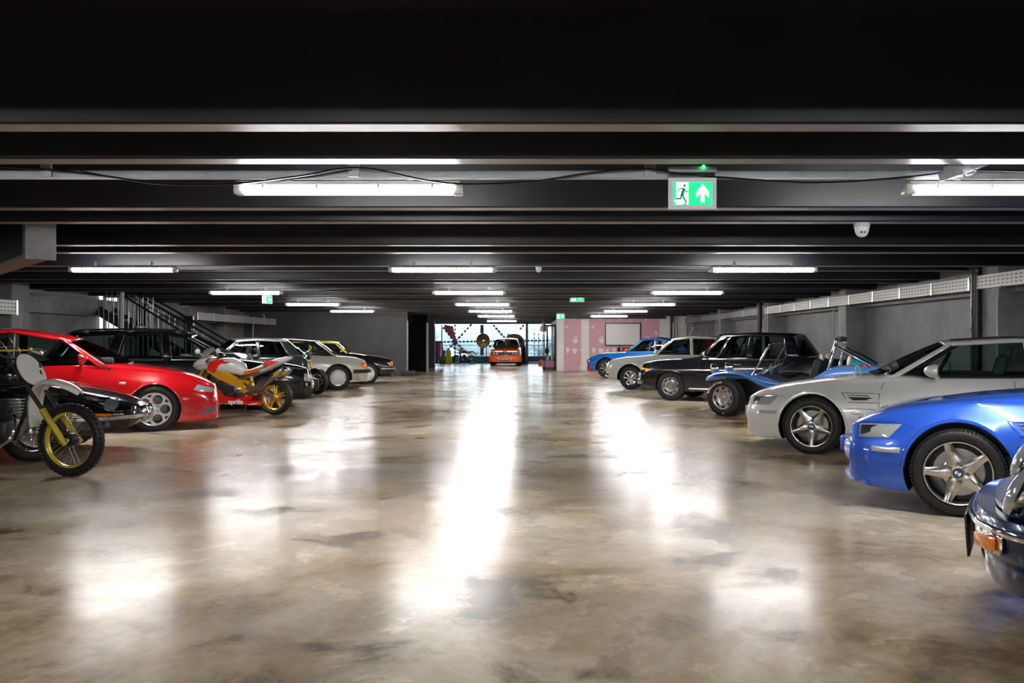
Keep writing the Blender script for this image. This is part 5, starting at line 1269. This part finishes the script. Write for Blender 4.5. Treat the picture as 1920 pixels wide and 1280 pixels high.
def dirtbike(root, c, full=True, R=.345, rr=.262):
    """front axle at x=0; c: colours dict"""
    spoked(root, 0, R, rr, .085, c['rim'], True, disc=None); spoked(root, -1.42, R-.02, rr-.03, .11, c['rim'], True)
    for sd in (1, -1):
        y = sd*.095
        b = NB(); tube(b, [(-.44, y, 1.08), (-.155, y, .60)], .0215, 12); finish('fork_tube', b, c['tube'], root)
        b = NB(); tube(b, [(-.175, y, .635), (-.165, y, .615), (-.02, y, .365), (.0, y, .335)], [.031, .031, .029, .024], 14); box(b, (.0, y, .335), (.07, .045, .05), .012, RY(radians(30))); tube(b, [(.0, y-.02, .345), (.0, y+.02, .345)], .022, 10)
        finish('fork_slider', b, c['fork'], root)
    b = NB(); box(b, (-.43, 0, 1.05), (.07, .25, .03), .01, RY(radians(-30))); box(b, (-.33, 0, .88), (.07, .25, .035), .01, RY(radians(-30))); finish('fork_yoke', b, DSTEEL, root)
    # brake drum
    b = NB(); lathe(b, [(.06, -.055), (.065, -.04), (.065, .03), (.05, .045)], 24, None, (0, 0, R)); finish('brake_drum', b, BLACKP, root)
    # front mudguard: trough
    P = smoothpts([(.20, 0, .80), (.10, 0, .86), (-.04, 0, .905), (-.17, 0, .90), (-.27, 0, .84), (-.345, 0, .72), (-.375, 0, .58), (-.385, 0, .46)], 4); b = NB(); rings = []
    for i, p in enumerate(P):
        t = (P[min(i+1, len(P)-1)]-P[max(i-1, 0)]).normalized(); nn = Vector((-t.z, 0, t.x)); nn = -nn if nn.dot(p-Vector((0, 0, .35))) < 0 else nn
        f = i/(len(P)-1); w_ = .035+.045*min(1, f*5)+.01*sin(f*pi)
        rings.append([p+Vector((0, w_*u, 0))+nn*(h_) for u, h_ in ((-1, -.035), (-.8, -.004), (-.3, .008), (.3, .008), (.8, -.004), (1, -.035), (.97, -.04), (.76, -.010), (.3, 0.002), (-.3, .002), (-.76, -.010), (-.97, -.04))])
    ring_loft(b, rings); finish('front_mudguard', b, c['guard'], root)
    # number plate
    b = NB(); plate(b, [[(.145*abs(cos(a))**.9*(1 if cos(a) > 0 else -1), .155*sin(a)*(1+.12*sin(a))) for a in [2*pi*i/36 for i in range(36)]]], .016, .006, Matrix.Translation((-.30, 0, .985)) @ Matrix.Rotation(radians(90), 4, 'Z') @ Matrix.Rotation(radians(-22), 4, 'X') @ XZ)
    finish('number_plate', b, c['plate'], root)
    b = NB()
    for k in range(3): box(b, (-.285-.012*k*0, .10-.01*k, 1.04-.07*k), (.02, .012, .045), .003)
    finish('plate_slots', b, BLACKP, root)
    # bars
    b = NB(); tube(b, smoothpts([(-.52, .40, 1.15), (-.50, .26, 1.19), (-.47, .12, 1.12), (-.46, 0, 1.10), (-.47, -.12, 1.12), (-.50, -.26, 1.19), (-.52, -.40, 1.15)], 4), .012, 8); finish('handlebar', b, c.get('bar', DSTEEL), root)
    b = NB(); tube(b, [(-.49, -.25, 1.185), (-.49, .25, 1.185)], .009, 8); finish('crossbar', b, c['fork'], root)
    for sd in (1, -1):
        b = NB(); tube(b, [(-.518, sd*.27, 1.185), (-.525, sd*.41, 1.148)], .018, 10); finish('grip', b, c.get('grip', WHITEP), root)
        b = NB(); tube(b, [(-.50, sd*.24, 1.20), (-.46, sd*.30, 1.20), (-.46, sd*.39, 1.17)], .006, 6); box(b, (-.50, sd*.235, 1.20), (.03, .04, .03), .006); finish('brake_lever', b, SATIN, root)
    for k, (dy, dz) in enumerate(((.05, 1.45), (-.06, 1.40), (.12, 1.34))):
        b = NB(); tube(b, smoothpts([(-.50, -.2, 1.19), (-.44, dy, dz-.12), (-.36, dy*.6, 1.10), (-.36, .03, .80)], 4), .005, 5); finish('control_cable', b, SATIN if k else BLACKP, root)
    # tank, seat, engine, frame, rear
    loftpath('fuel_tank', root, [(-.46, .93, .03, .05), (-.52, .94, .11, .10), (-.66, .95, .15, .13), (-.82, .93, .13, .12), (-.94, .89, .07, .07)], c['tank'])
    loftpath('seat', root, [(-.86, .93, .07, .04), (-1.0, .91, .11, .05), (-1.3, .92, .12, .05), (-1.5, .95, .10, .04), (-1.56, .96, .05, .02)], BLACKP)
    P = smoothpts([(-1.45, 0, .93), (-1.62, 0, .90), (-1.80, 0, .80), (-1.90, 0, .68)], 3); b = NB(); ring_loft(b, [[p+Vector((0, .07*u, v)) for u, v in ((-1, -.03), (-.6, .005), (.6, .005), (1, -.03), (.6, -.006), (-.6, -.006))] for p in P]); finish('rear_mudguard', b, c['guard'], root)
    b = NB(); tube(b, [(-.42, 0, .92), (-.50, 0, .60), (-.62, 0, .34), (-1.0, 0, .32)], .02, 8); tube(b, [(-.42, 0, .98), (-.95, 0, .80), (-1.05, 0, .42)], .02, 8); tube(b, [(-.95, .07, .82), (-1.5, .07, .90)], .012, 6); tube(b, [(-.95, -.07, .82), (-1.5, -.07, .90)], .012, 6); finish('frame', b, c.get('frame', BLACKP), root)
    for sd in (1, -1):
        b = NB(); tube(b, [(-1.0, sd*.10, .42), (-1.42, sd*.10, .325)], .02, 8); tube(b, [(-1.40, sd*.12, .34), (-1.18, sd*.12, .84)], .022, 8); finish('swingarm', b, c['arm'], root)
    b = NB(); box(b, (-.78, 0, .42), (.34, .24, .22), .05); box(b, (-.70, 0, .62), (.16, .17, .2), .02)
    for k in range(6): box(b, (-.69, 0, .56+.03*k), (.21, .22, .008), .002)
    finish('engine', b, DSTEEL, root)
    b = NB(); tube(b, smoothpts([(-.62, -.05, .62), (-.52, -.10, .52), (-.54, -.14, .36), (-.75, -.16, .28), (-1.0, -.16, .45), (-1.3, -.16, .62)], 4), [.02+.0*i for i in range(21)], 8); finish('exhaust_pipe', b, c.get('pipe', SATIN), root)
    for sd in (1, -1):
        b = NB(); tube(b, [(-.78, sd*.12, .32), (-.78, sd*.22, .31)], .012, 6); finish('footrest', b, DSTEEL, root)
def shear(root, names, k, z0):
    for o in root.children:
        if o.name.split('.')[0] in names:
            if o.data.users > 1: continue
            for v in o.data.vertices: v.co.x -= k*max(0, v.co.z-z0)
ST = ('fork_tube', 'fork_slider', 'fork_yoke', 'front_mudguard', 'number_plate', 'plate_slots', 'handlebar', 'crossbar', 'grip', 'brake_lever', 'control_cable')
Yd = 8.03
r = empty('motocross_bike', (WX(133, Yd), Yd, 0), radians(-12), 'black and gold motocross bike with white mudguard and oval plate at the left edge', 'motorcycle')
dirtbike(r, dict(rim=GOLDY, fork=GOLDY, tube=DSTEEL, guard=WHITEP, plate=mat('plate_offwhite', (.78, .77, .73), .4), tank=BKP, arm=SATIN, pipe=CHROME))
shear(r, ST, .19, .345); shear(r, ('number_plate', 'plate_slots'), .01, .345); shear(r, ('control_cable',), .14, .345)
b = NB(); add_mesh(b, text_mesh('6', .10, .002, 0, .002), Matrix.Translation((-.70, -.150, .95)) @ XZ); finish('lettering', b, GOLDY, r, smooth=False)
Yd = 48.0
r = empty('motocross_bike', (WX(857, Yd), Yd, 0), radians(222), 'small white, blue and red motocross bike by the far window, left of the gold ball', 'motorcycle'); r.scale = (.74,)*3
dirtbike(r, dict(rim=SATIN, fork=WHITEP, tube=SATIN, guard=mat('bike_blue', (.03, .12, .45), .35), plate=WHITEP, tank=mat('bike_red', (.7, .03, .08), .35), arm=SATIN, frame=WHITEP))
def sportbike(root, c, naked=False):
    spoked(root, 0, .30, .215, .12, c['rimf'], style='cast', disc=(.155, (1, -1), c['carrier'])); wo = spoked(root, -1.41, .31, .215, .18, c['rimr'], style='cast', disc=(.11, (-1,), c['carrier']))
    for sd in (1, -1):
        y = sd*.10
        b = NB(); tube(b, [(-.37, y, .98), (-.15, y, .56)], .027, 12); finish('fork_tube', b, c['fork'], root)
        b = NB(); tube(b, [(-.16, y, .58), (-.01, y, .30)], .022, 12); box(b, (.0, y, .30), (.06, .035, .07), .01); finish('fork_slider', b, c.get('slider', c['fork']), root)
        b = NB(); box(b, (-.075, sd*.075, .20+.12), (.05, .04, .10), .012, RY(radians(20))); finish('brake_caliper', b, c['carrier'], root)
        b = NB(); tube(b, [(-.40, sd*.10, .98), (-.46, sd*.34, .93 if not naked else 1.03)], .014, 8); finish('handlebar', b, DSTEEL, root)
        b = NB(); tube(b, [(-.44, sd*.22, .96 if not naked else 1.01), (-.47, sd*.35, .93 if not naked else 1.03)], .019, 8); finish('grip', b, BLACKP, root)
        b = NB(); tube(b, smoothpts([(-.36, sd*.2, 1.0), (-.30, sd*.30, 1.08)], 3), .006, 6); ellip(b, (-.30, sd*.34, 1.10), (.03, .07, .045)); finish('mirror', b, c.get('mirror', BLACKP), root)
    b = NB(); box(b, (-.37, 0, .99), (.08, .26, .03), .01, RY(radians(-28))); box(b, (-.27, 0, .80), (.08, .26, .035), .01, RY(radians(-28))); finish('fork_yoke', b, SATIN, root)
    P = smoothpts([(.26, 0, .44), (.16, 0, .57), (0, 0, .635), (-.15, 0, .60), (-.25, 0, .50)], 4); b = NB()
    ring_loft(b, [[p+Vector((0, .075*u, v)) for u, v in ((-1, -.05), (-.75, .0), (.75, .0), (1, -.05), (.7, -.012), (-.7, -.012))] for p in P]); finish('front_mudguard', b, c['guard'], root)
    loftpath('fuel_tank', root, [(-.40, .86, .05, .08, 20), (-.46, .88, .15, .13, 15), (-.60, .90, .185, .14, 5), (-.74, .90, .17, .14, -10), (-.86, .84, .12, .12, -20), (-.94, .78, .07, .05, -20)], c['tank'])
    loftpath('seat', root, [(-.88, .80, .09, .03), (-1.05, .79, .14, .035), (-1.22, .83, .12, .03, 12), (-1.28, .86, .06, .02, 15)], c['seat'])
    # tail
    loftpath('tail_unit', root, [(-.88, .72, .12, .05, 8), (-1.05, .745, .15, .055, 8), (-1.25, .82, .145, .07, 12), (-1.45, .905, .12, .07, 14), (-1.62, .965, .08, .045, 14), (-1.72, .99, .04, .02, 12)], c['tail'])
    loftpath('tail_lamp', root, [(-1.70, .965, .04, .018), (-1.735, .97, .035, .014)], REDL)
    b = NB()
    for sd in (1, -1):
        rings = []
        for x, z, h in ((-.36, .80, .06), (-.55, .70, .09), (-.75, .62, .10), (-.92, .50, .10), (-1.0, .36, .07)):
            rings.append([Vector((x, sd*(.13+q*.018), z+h*t)) for q, t in ((-1, -1), (1, -.8), (1, .8), (-1, 1))])
        ring_loft(b, rings)
    finish('frame', b, c['frame'], root)
    b = NB(); box(b, (-.68, 0, .42), (.42, .30, .30), .05); box(b, (-.50, 0, .58), (.2, .28, .2), .03)
    for sd in (1, -1): lathe(b, [(.10, sd*.15), (.095, sd*.19), (.001, sd*.195)], 20, None, (-.75, 0, .42))
    finish('engine', b, DSTEEL, root)
    b = NB()
    for sd in (1, -1): 
        rings = [[Vector((x, sd*(.10+q*.02), z+h*t)) for q, t in ((-1, -1), (1, -1), (1, 1), (-1, 1))] for x, z, h in ((-.98, .44, .05), (-1.15, .45, .065), (-1.30, .36, .04), (-1.44, .31, .03))]
        ring_loft(b, rings)
    finish('swingarm', b, c['arm'], root)
    for sd in ((1, -1) if c.get('twin', True) else (-1,)):
        b = NB(); tube(b, smoothpts([(-.80, sd*.10, .26), (-1.0, sd*.14, .38), (-1.15, sd*.16, .44)], 4), .026, 10); finish('exhaust_pipe', b, SATIN, root)
        b = NB(); a0, a1 = Vector((-1.16, sd*.17, .44)), Vector((-1.62, sd*.17, .79))
        tube(b, [a0, a0.lerp(a1, .06), a0.lerp(a1, .94), a1], [.035, .052, .052, .044], 16); finish('silencer', b, STEEL, root)
        b = NB(); tube(b, [a1, a1+(a1-a0)*.03], [.040, .036], 16); finish('silencer_tip', b, DSTEEL, root)
        b = NB(); q = a0.lerp(a1, .72); tube(b, [q, q+(a1-a0)*.14], .0535, 16); finish('silencer_badge', b, GOLD, root)
        b = NB(); q = a0.lerp(a1, .80); tube(b, [q+Vector((-.02, 0, .05)), q+Vector((0, 0, .085))], .01, 6); finish('silencer_strap', b, BLACKP, root)
        b = NB(); tube(b, [(-.80, sd*.16, .36), (-.80, sd*.26, .37)], .012, 6); box(b, (-.86, sd*.15, .42), (.12, .02, .10), .008); tube(b, [(-1.1, sd*.15, .6), (-.95, sd*.14, .42)], .01, 6); finish('footrest', b, SATIN, root)
        b = NB(); tube(b, [(-1.02, sd*.13, .70), (-1.34, sd*.15, .86)], .014, 6); tube(b, [(-.86, sd*.13, .62), (-1.2, sd*.14, .76)], .014, 6); finish('subframe', b, SATIN, root)
    b = NB(); tube(b, [(-1.05, 0, .42), (-1.0, 0, .66)], .028, 10); finish('rear_shock', b, GOLD, root)
    if not naked:
        b = NB(); rings = []
        for x, z, hw, h in ((-.02, .84, .03, .03), (-.08, .86, .11, .08), (-.20, .90, .17, .12), (-.34, .92, .19, .12)):
            rings.append([Vector((x-.05*t*t, hw*u, z+h*t)) for u, t in ((-1, -.3), (-.8, .5), (-.4, .9), (0, 1), (.4, .9), (.8, .5), (1, -.3), (.7, -1), (0, -1.2), (-.7, -1))])
        ring_loft(b, rings); finish('nose_fairing', b, c['nose'], root)
        b = NB(); rings = []
        for x, z, hw in ((-.14, 1.0, .10), (-.22, 1.08, .13), (-.33, 1.15, .13), (-.40, 1.18, .10)):
            rings.append([b.verts.new((x+.04*(1-abs(u)), hw*u, z-.06*u*u)) for u in (-1, -.6, -.2, .2, .6, 1)])
        for i in range(3):
            for j in range(5): b.faces.new((rings[i][j], rings[i][j+1], rings[i+1][j+1], rings[i+1][j]))
        finish('windscreen', b, mat('screen_smoke', (.45, .43, .48), .1, .3, 1.), root)
    else:
        b = NB(); lathe(b, [(.001, -.10), (.06, -.09), (.09, -.02), (.095, 0), (.085, .012), (.001, .025)], 24, None, (-.22, 0, .93), 'X'); finish('headlamp', b, BLACKP, root)
    return root
# ---- racing bike, tail to the aisle
Yb, Xb = 14.75, WX(516, 14.75); h = radians(171)
r = empty('racing_motorcycle', (Xb+1.41*cos(h), Yb+1.41*sin(h), 0), h, 'red, white and gold racing motorcycle with raised silver exhaust, tail to the aisle', 'motorcycle')
WB = paint('bike_white', (.72, .73, .70), 0, .25); RB = paint('bike_scarlet', (.78, .02, .015), 0, .25)
sportbike(r, dict(rimf=GOLD, rimr=GOLD, carrier=GOLD, fork=GOLD, guard=WB, tank=WB, seat=BLACKP, tail=WB, frame=mat('frame_gold', (.80, .42, .02), .35, .3, .4), arm=SATIN, nose=WB, mirror=WHITEP))
for o in r.children:
    nm = o.name.split('.')[0]
    if nm == 'wheel':
        if o.location.x > -.7: o.location.x += .14
        continue
    for v in o.data.vertices:
        t = min(1, max(0, (v.co.x+1.15)/.5)); v.co.x += .14*t
        if nm in ('fuel_tank', 'seat'): v.co.z -= .05
ORB = mat('bike_orange', (.85, .13, .01), .3, 0, .6)
for sd in (1, -1):
    def side(nm, pts, m, y0, y1): 
        b = NB(); c_ = sum((Vector(p) for p in pts), Vector((0, 0)))/len(pts)
        ring_loft(b, [[Vector((p[0], sd*y0, p[1])) for p in pts], [Vector((c_.x+(p[0]-c_.x)*.93, sd*y1, c_.y+(p[1]-c_.y)*.9)) for p in pts]]); return finish(nm, b, m, r, angle=50)
    side('tank_flash', [(-.24, .78), (-.28, .92), (-.46, .98), (-.56, .96), (-.44, .82), (-.36, .72)], RB, .155, .19)
    side('tank_stripe', [(-.46, .93), (-.68, .925), (-.60, .89), (-.46, .885)], RB, .17, .196)
    side('tail_flash', [(-1.26, .80), (-1.24, .90), (-1.36, .945), (-1.54, .935), (-1.40, .86)], RB, .11, .147)
    side('seat_flash', [(-.90, .70), (-.90, .76), (-1.06, .785), (-1.24, .83), (-1.14, .76), (-1.02, .71)], ORB, .13, .158)
    o = side('belly_pan', [(-.20, .54), (-.32, .30), (-.50, .20), (-1.10, .165), (-1.22, .17), (-1.22, .24), (-1.0, .25), (-1.06, .335), (-.94, .33), (-.86, .27), (-.66, .30), (-.50, .42)], RB, .10, .19)
    if sd == 1:
        b = NB(); add_mesh(b, text_mesh('aprilia', .115, .003, 0, .0035), Matrix.Translation((-.78, .192, .232)) @ Matrix.Rotation(pi, 4, 'Z') @ XZ); finish('lettering', b, LETTER, o, smooth=False)
        b = NB(); box(b, (-1.1, .19, .20), (.16, .008, .016), 0, RY(radians(8))); finish('stripe', b, LETTER, o, smooth=False)
b = NB(); tube(b, [(-.95, .14, .24), (-1.0, .30, .01)], .012, 6); finish('side_stand', b, DSTEEL, r)
# ---- naked black bike with gold forks
Yb = 20.4
r = empty('naked_motorcycle', (WX(594, Yb), Yb, 0), radians(-20), 'black naked motorcycle with gold forks and gold brake discs, front wheel to the aisle', 'motorcycle')
sportbike(r, dict(rimf=BLACKP, rimr=BLACKP, carrier=GOLD, fork=GOLD, guard=BLACKP, tank=BKP, seat=BLACKP, tail=BKP, frame=DSTEEL, arm=DSTEEL, nose=BKP), naked=True)
# ---- retro racer behind
Yb = 18.0
r = empty('racing_motorcycle', (-5.45, Yb+.05, 0), radians(24), 'white and orange motorcycle with gold forks, seen above the racing motorcycle saddle', 'motorcycle')
sportbike(r, dict(rimf=GOLD, rimr=GOLD, carrier=STEEL, fork=STEEL, slider=GOLD, guard=WB, tank=WB, seat=BLACKP, tail=WB, frame=SATIN, arm=SATIN, nose=WB), naked=True)
# ---- black/red bike by the whiteboard
r = empty('naked_motorcycle', (WX(1149, 36.1), 36.15, 0), radians(177), 'black and red motorcycle in front of the whiteboard, behind the blue rally coupe', 'motorcycle')
sportbike(r, dict(rimf=BLACKP, rimr=BLACKP, carrier=STEEL, fork=STEEL, guard=BLACKP, tank=RB, seat=BLACKP, tail=RB, frame=DSTEEL, arm=DSTEEL, nose=BKP), naked=True)

# ---------------------------------------------------------------- far end furniture
GB = mat('gold_mirror', (.98, .84, .48), .12, .8)
r = empty('mirror_ball', (WX(906, 49), 49, 0), 0, 'large shiny gold mirrored ball standing at the far window', 'ball')
b = NB(); ellip(b, (0, 0, WZ(638.5, 49)), (.43, .43, .43), None, 40, 24); finish('ball', b, GB, r)
b = NB(); tube(b, [(.18, 0, 1.0), (.18, 0, .04)], .025, 8); lathe(b, [(.2, 0), (.2, .03), (.02, .04)], 20, c=(.18, 0, 0), axis='Z'); finish('stand', b, DSTEEL, r)
LM = mat('lime_upholstery', (.85, .85, .03), .7); GM = mat('green_upholstery', (.10, .33, .14), .7)
def pouf(px, z, w_, h, m, label, Y=49.4):
    b = NB(); box(b, (0, 0, h/2), (w_, .5, h), .05, seg=3); o = finish('cube_seat', b, m, loc=(WX(px, Y), Y, z)); tag(o, label, 'seat')
pouf(841.5, 0, .34, .42, LM, 'lower lime yellow padded cube at the far window'); pouf(841.5, .42, .25, .36, LM, 'upper lime yellow padded cube stacked on the other'); pouf(830, .40, .34, .36, GM, 'green padded cube left of the lime cubes'); pouf(829, 0, .30, .40, mat('olive_upholstery', (.10, .13, .02), .7), 'dark olive cube under the green one')
r = empty('swivel_chair', (WX(822, 42.5), 42.5, 0), radians(20), 'maroon high-backed swivel chair by the left end of the far window', 'chair'); MR = mat('maroon_leather', (.10, .012, .04), .35)
b = NB(); rings = []
for z, w_, d_ in ((.42, .22, .20), (.55, .30, .14), (.80, .32, .09), (1.05, .28, .07), (1.22, .30, .08), (1.30, .22, .05)): rings.append([Vector((w_*cos(a*pi/8), d_*sin(a*pi/8)+.15+(z-.42)*.12, z)) for a in range(16)])
ring_loft(b, rings); finish('backrest', b, MR, r); b = NB(); box(b, (0, -.08, .42), (.5, .5, .14), .06); finish('seat', b, MR, r)
b = NB()
for k in range(5): a = k*2*pi/5; tube(b, [(0, 0, .07), (.32*cos(a), .32*sin(a), .03)], .018, 6)
tube(b, [(0, 0, .07), (0, 0, .38)], .025, 8); finish('base', b, SATIN, r)
for sd in (1, -1):
    b = NB(); tube(b, smoothpts([(sd*.25, .1, .42), (sd*.32, 0, .62), (sd*.30, -.2, .62)], 4), .02, 8); finish('armrest', b, SATIN, r)
# tall figure / boulder-like brown object behind the orange car
r = empty('rounded_sculpture', (WX(964, 49.3), 49.3, 0), 0, 'large tan rounded sculpture with a dark patch behind the orange car', 'sculpture')
TN = mat('tan_skin', (.42, .27, .19), .55, vary=.15); b = NB(); ellip(b, (0, 0, 1.27), (.56, .42, .46), None, 28, 18); ellip(b, (.30, 0, 1.02), (.32, .36, .52), RY(radians(12)), 24, 16)
finish('body', b, TN, r); b = NB(); ellip(b, (.36, -.30, 1.32), (.13, .10, .15), RY(radians(-20))); finish('patch', b, mat('dark_patch', (.03, .035, .05), .5), r)
b = NB(); lathe(b, [(.30, 0), (.32, .5), (.28, 1.0), (.2, 1.05)], 24, c=(.38, 0, 0), axis='Z'); ellip(b, (-.50, 0, 1.2), (.1, .1, .08)); finish('base', b, mat('dark_navy_base', (.012, .02, .04), .5), r)
# display cabinet beside the pink partition
xc = x0-.28
r = empty('display_cabinet', (xc, 39.5, 0), 0, 'tall black glass-fronted display cabinet with pink base beside the pink wall', 'cabinet')
b = NB()
for yy in (-1.2, 1.2):
    for xx in (-.24, .24): box(b, (xx, yy, 1.0), (.05, .05, 2.0))
box(b, (0, 0, 2.0), (.54, 2.45, .06)); box(b, (0, 0, .06), (.54, 2.45, .12)); finish('frame', b, BLACKP, r, smooth=False)
bx('base_panel', (-.02, 0, .24), (.5, 2.3, .26), mat('pink_panel', (.75, .22, .42), .5), r); bx('back_panel', (.25, 0, 1.1), (.02, 2.35, 1.75), mat('cabinet_back', (.5, .55, .6), .3, .5), r)
bx('glass_front', (-.25, 0, 1.15), (.01, 2.3, 1.65), GLASSC, r)
for z in (.7, 1.1, 1.5): bx('shelf', (0, 0, z), (.48, 2.3, .02), GLASSC, r)
k_ = 0
for z, ys in ((.38, (-.9, -.3, .4)), (.71, (-.8, 0, .8))):
    for yy in ys:
        b = NB(); lathe(b, [(.03, 0), (.07, .02), (.08, .12), (.05, .22), (.02, .28)], 16, axis='Z'); o = finish('vase', b, BLACKP if k_ % 2 else mat('vase_white', (.7, .7, .75), .3), loc=(xc-.08, 39.5+yy, z))
        tag(o, '%s vase on the %s of the display cabinet, %s' % ('black' if k_ % 2 else 'white', 'base' if z < .5 else 'lowest shelf', ('nearest', 'middle', 'furthest')[ys.index(yy)]), 'vase', 'vases in the display cabinet'); k_ += 1
b = NB(); lathe(b, [(.18, 0), (.24, .1), (.24, .2), (.12, .30), (.02, .32)], 24, axis='Z'); o = finish('gym_ball', b, mat('orange_ball', (.8, .16, .05), .4), loc=(WX(1017, 45), 45, 0)); tag(o, 'orange rounded stool on the floor left of the display cabinet', 'stool')
b = NB(); lathe(b, [(.16, 0), (.2, .12), (.14, .3), (.03, .4)], 20, axis='Z'); ellip(b, (0, 0, .38), (.10, .10, .10)); tube(b, [(0, 0, .4), (0, 0, 1.15)], .008, 6); o = finish('hanging_lantern', b, mat('lantern_pale', (.7, .45, .38), .4), loc=(WX(1019, 42.5), 42.5, 1.75)); tag(o, 'pale orange lantern hanging above the display cabinet end', 'lantern')
b = NB(); box(b, (0, 0, 0), (1.6, .5, .10), .01); o = finish('low_bench', b, WHITEP, loc=(WX(1002, 49.6), 49.6, .05)); tag(o, 'low white bench along the far window right of the orange car', 'bench')
b = NB(); v = [b.verts.new(p) for p in ((0, 0, 0), (.55, 0, -.1), (.62, 0, -.5), (.85, 0, -1.15), (.5, 0, -.8), (.1, 0, -.3))]; b.faces.new(v); o = finish('pennant', b, mat('pink_fabric', (.85, .22, .28), .6), loc=(WX(832, 49.9), 49.9, WZ(608, 49.9))); md = o.modifiers.new('s', 'SOLIDIFY'); md.thickness = .02; tag(o, 'pink cloth pennant hanging at the top left of the far window', 'flag')
# ---- outside
b = NB(); box(b, (0, 130, -1.5), (300, 160, .2)); o = obj_struct('ground_outside', b, mat('pale_ground', (.28, .31, .29), .8, vary=.15, vscale=.1))
TRM = mat('hazy_foliage', (.27, .31, .30), .9, vary=.1, vscale=.3)
random.seed(5)
for i in range(9):
    b = NB(); x = -24+i*6.0+random.uniform(-1, 1); h = random.uniform(2.6, 4.2)
    for k in range(9): ellip(b, (random.uniform(-3, 3), random.uniform(-2, 2), h*random.uniform(.3, .8)), (random.uniform(1.6, 2.6), 2.0, random.uniform(1.2, 2.0)), None, 12, 8)
    o = finish('tree', b, TRM, loc=(x, 108+random.uniform(-5, 5), -1.4)); tag(o, 'hazy pale green tree far beyond the window, %s from the left' % ('first', 'second', 'third', 'fourth', 'fifth', 'sixth', 'seventh', 'eighth', 'ninth')[i], 'tree', 'hazy trees beyond the window')
    b = NB(); tube(b, [(0, 0, 0), (0, 0, 1.5)], .3, 8); finish('trunk', b, mat('pale_trunk', (.3, .3, .28), .8), o)
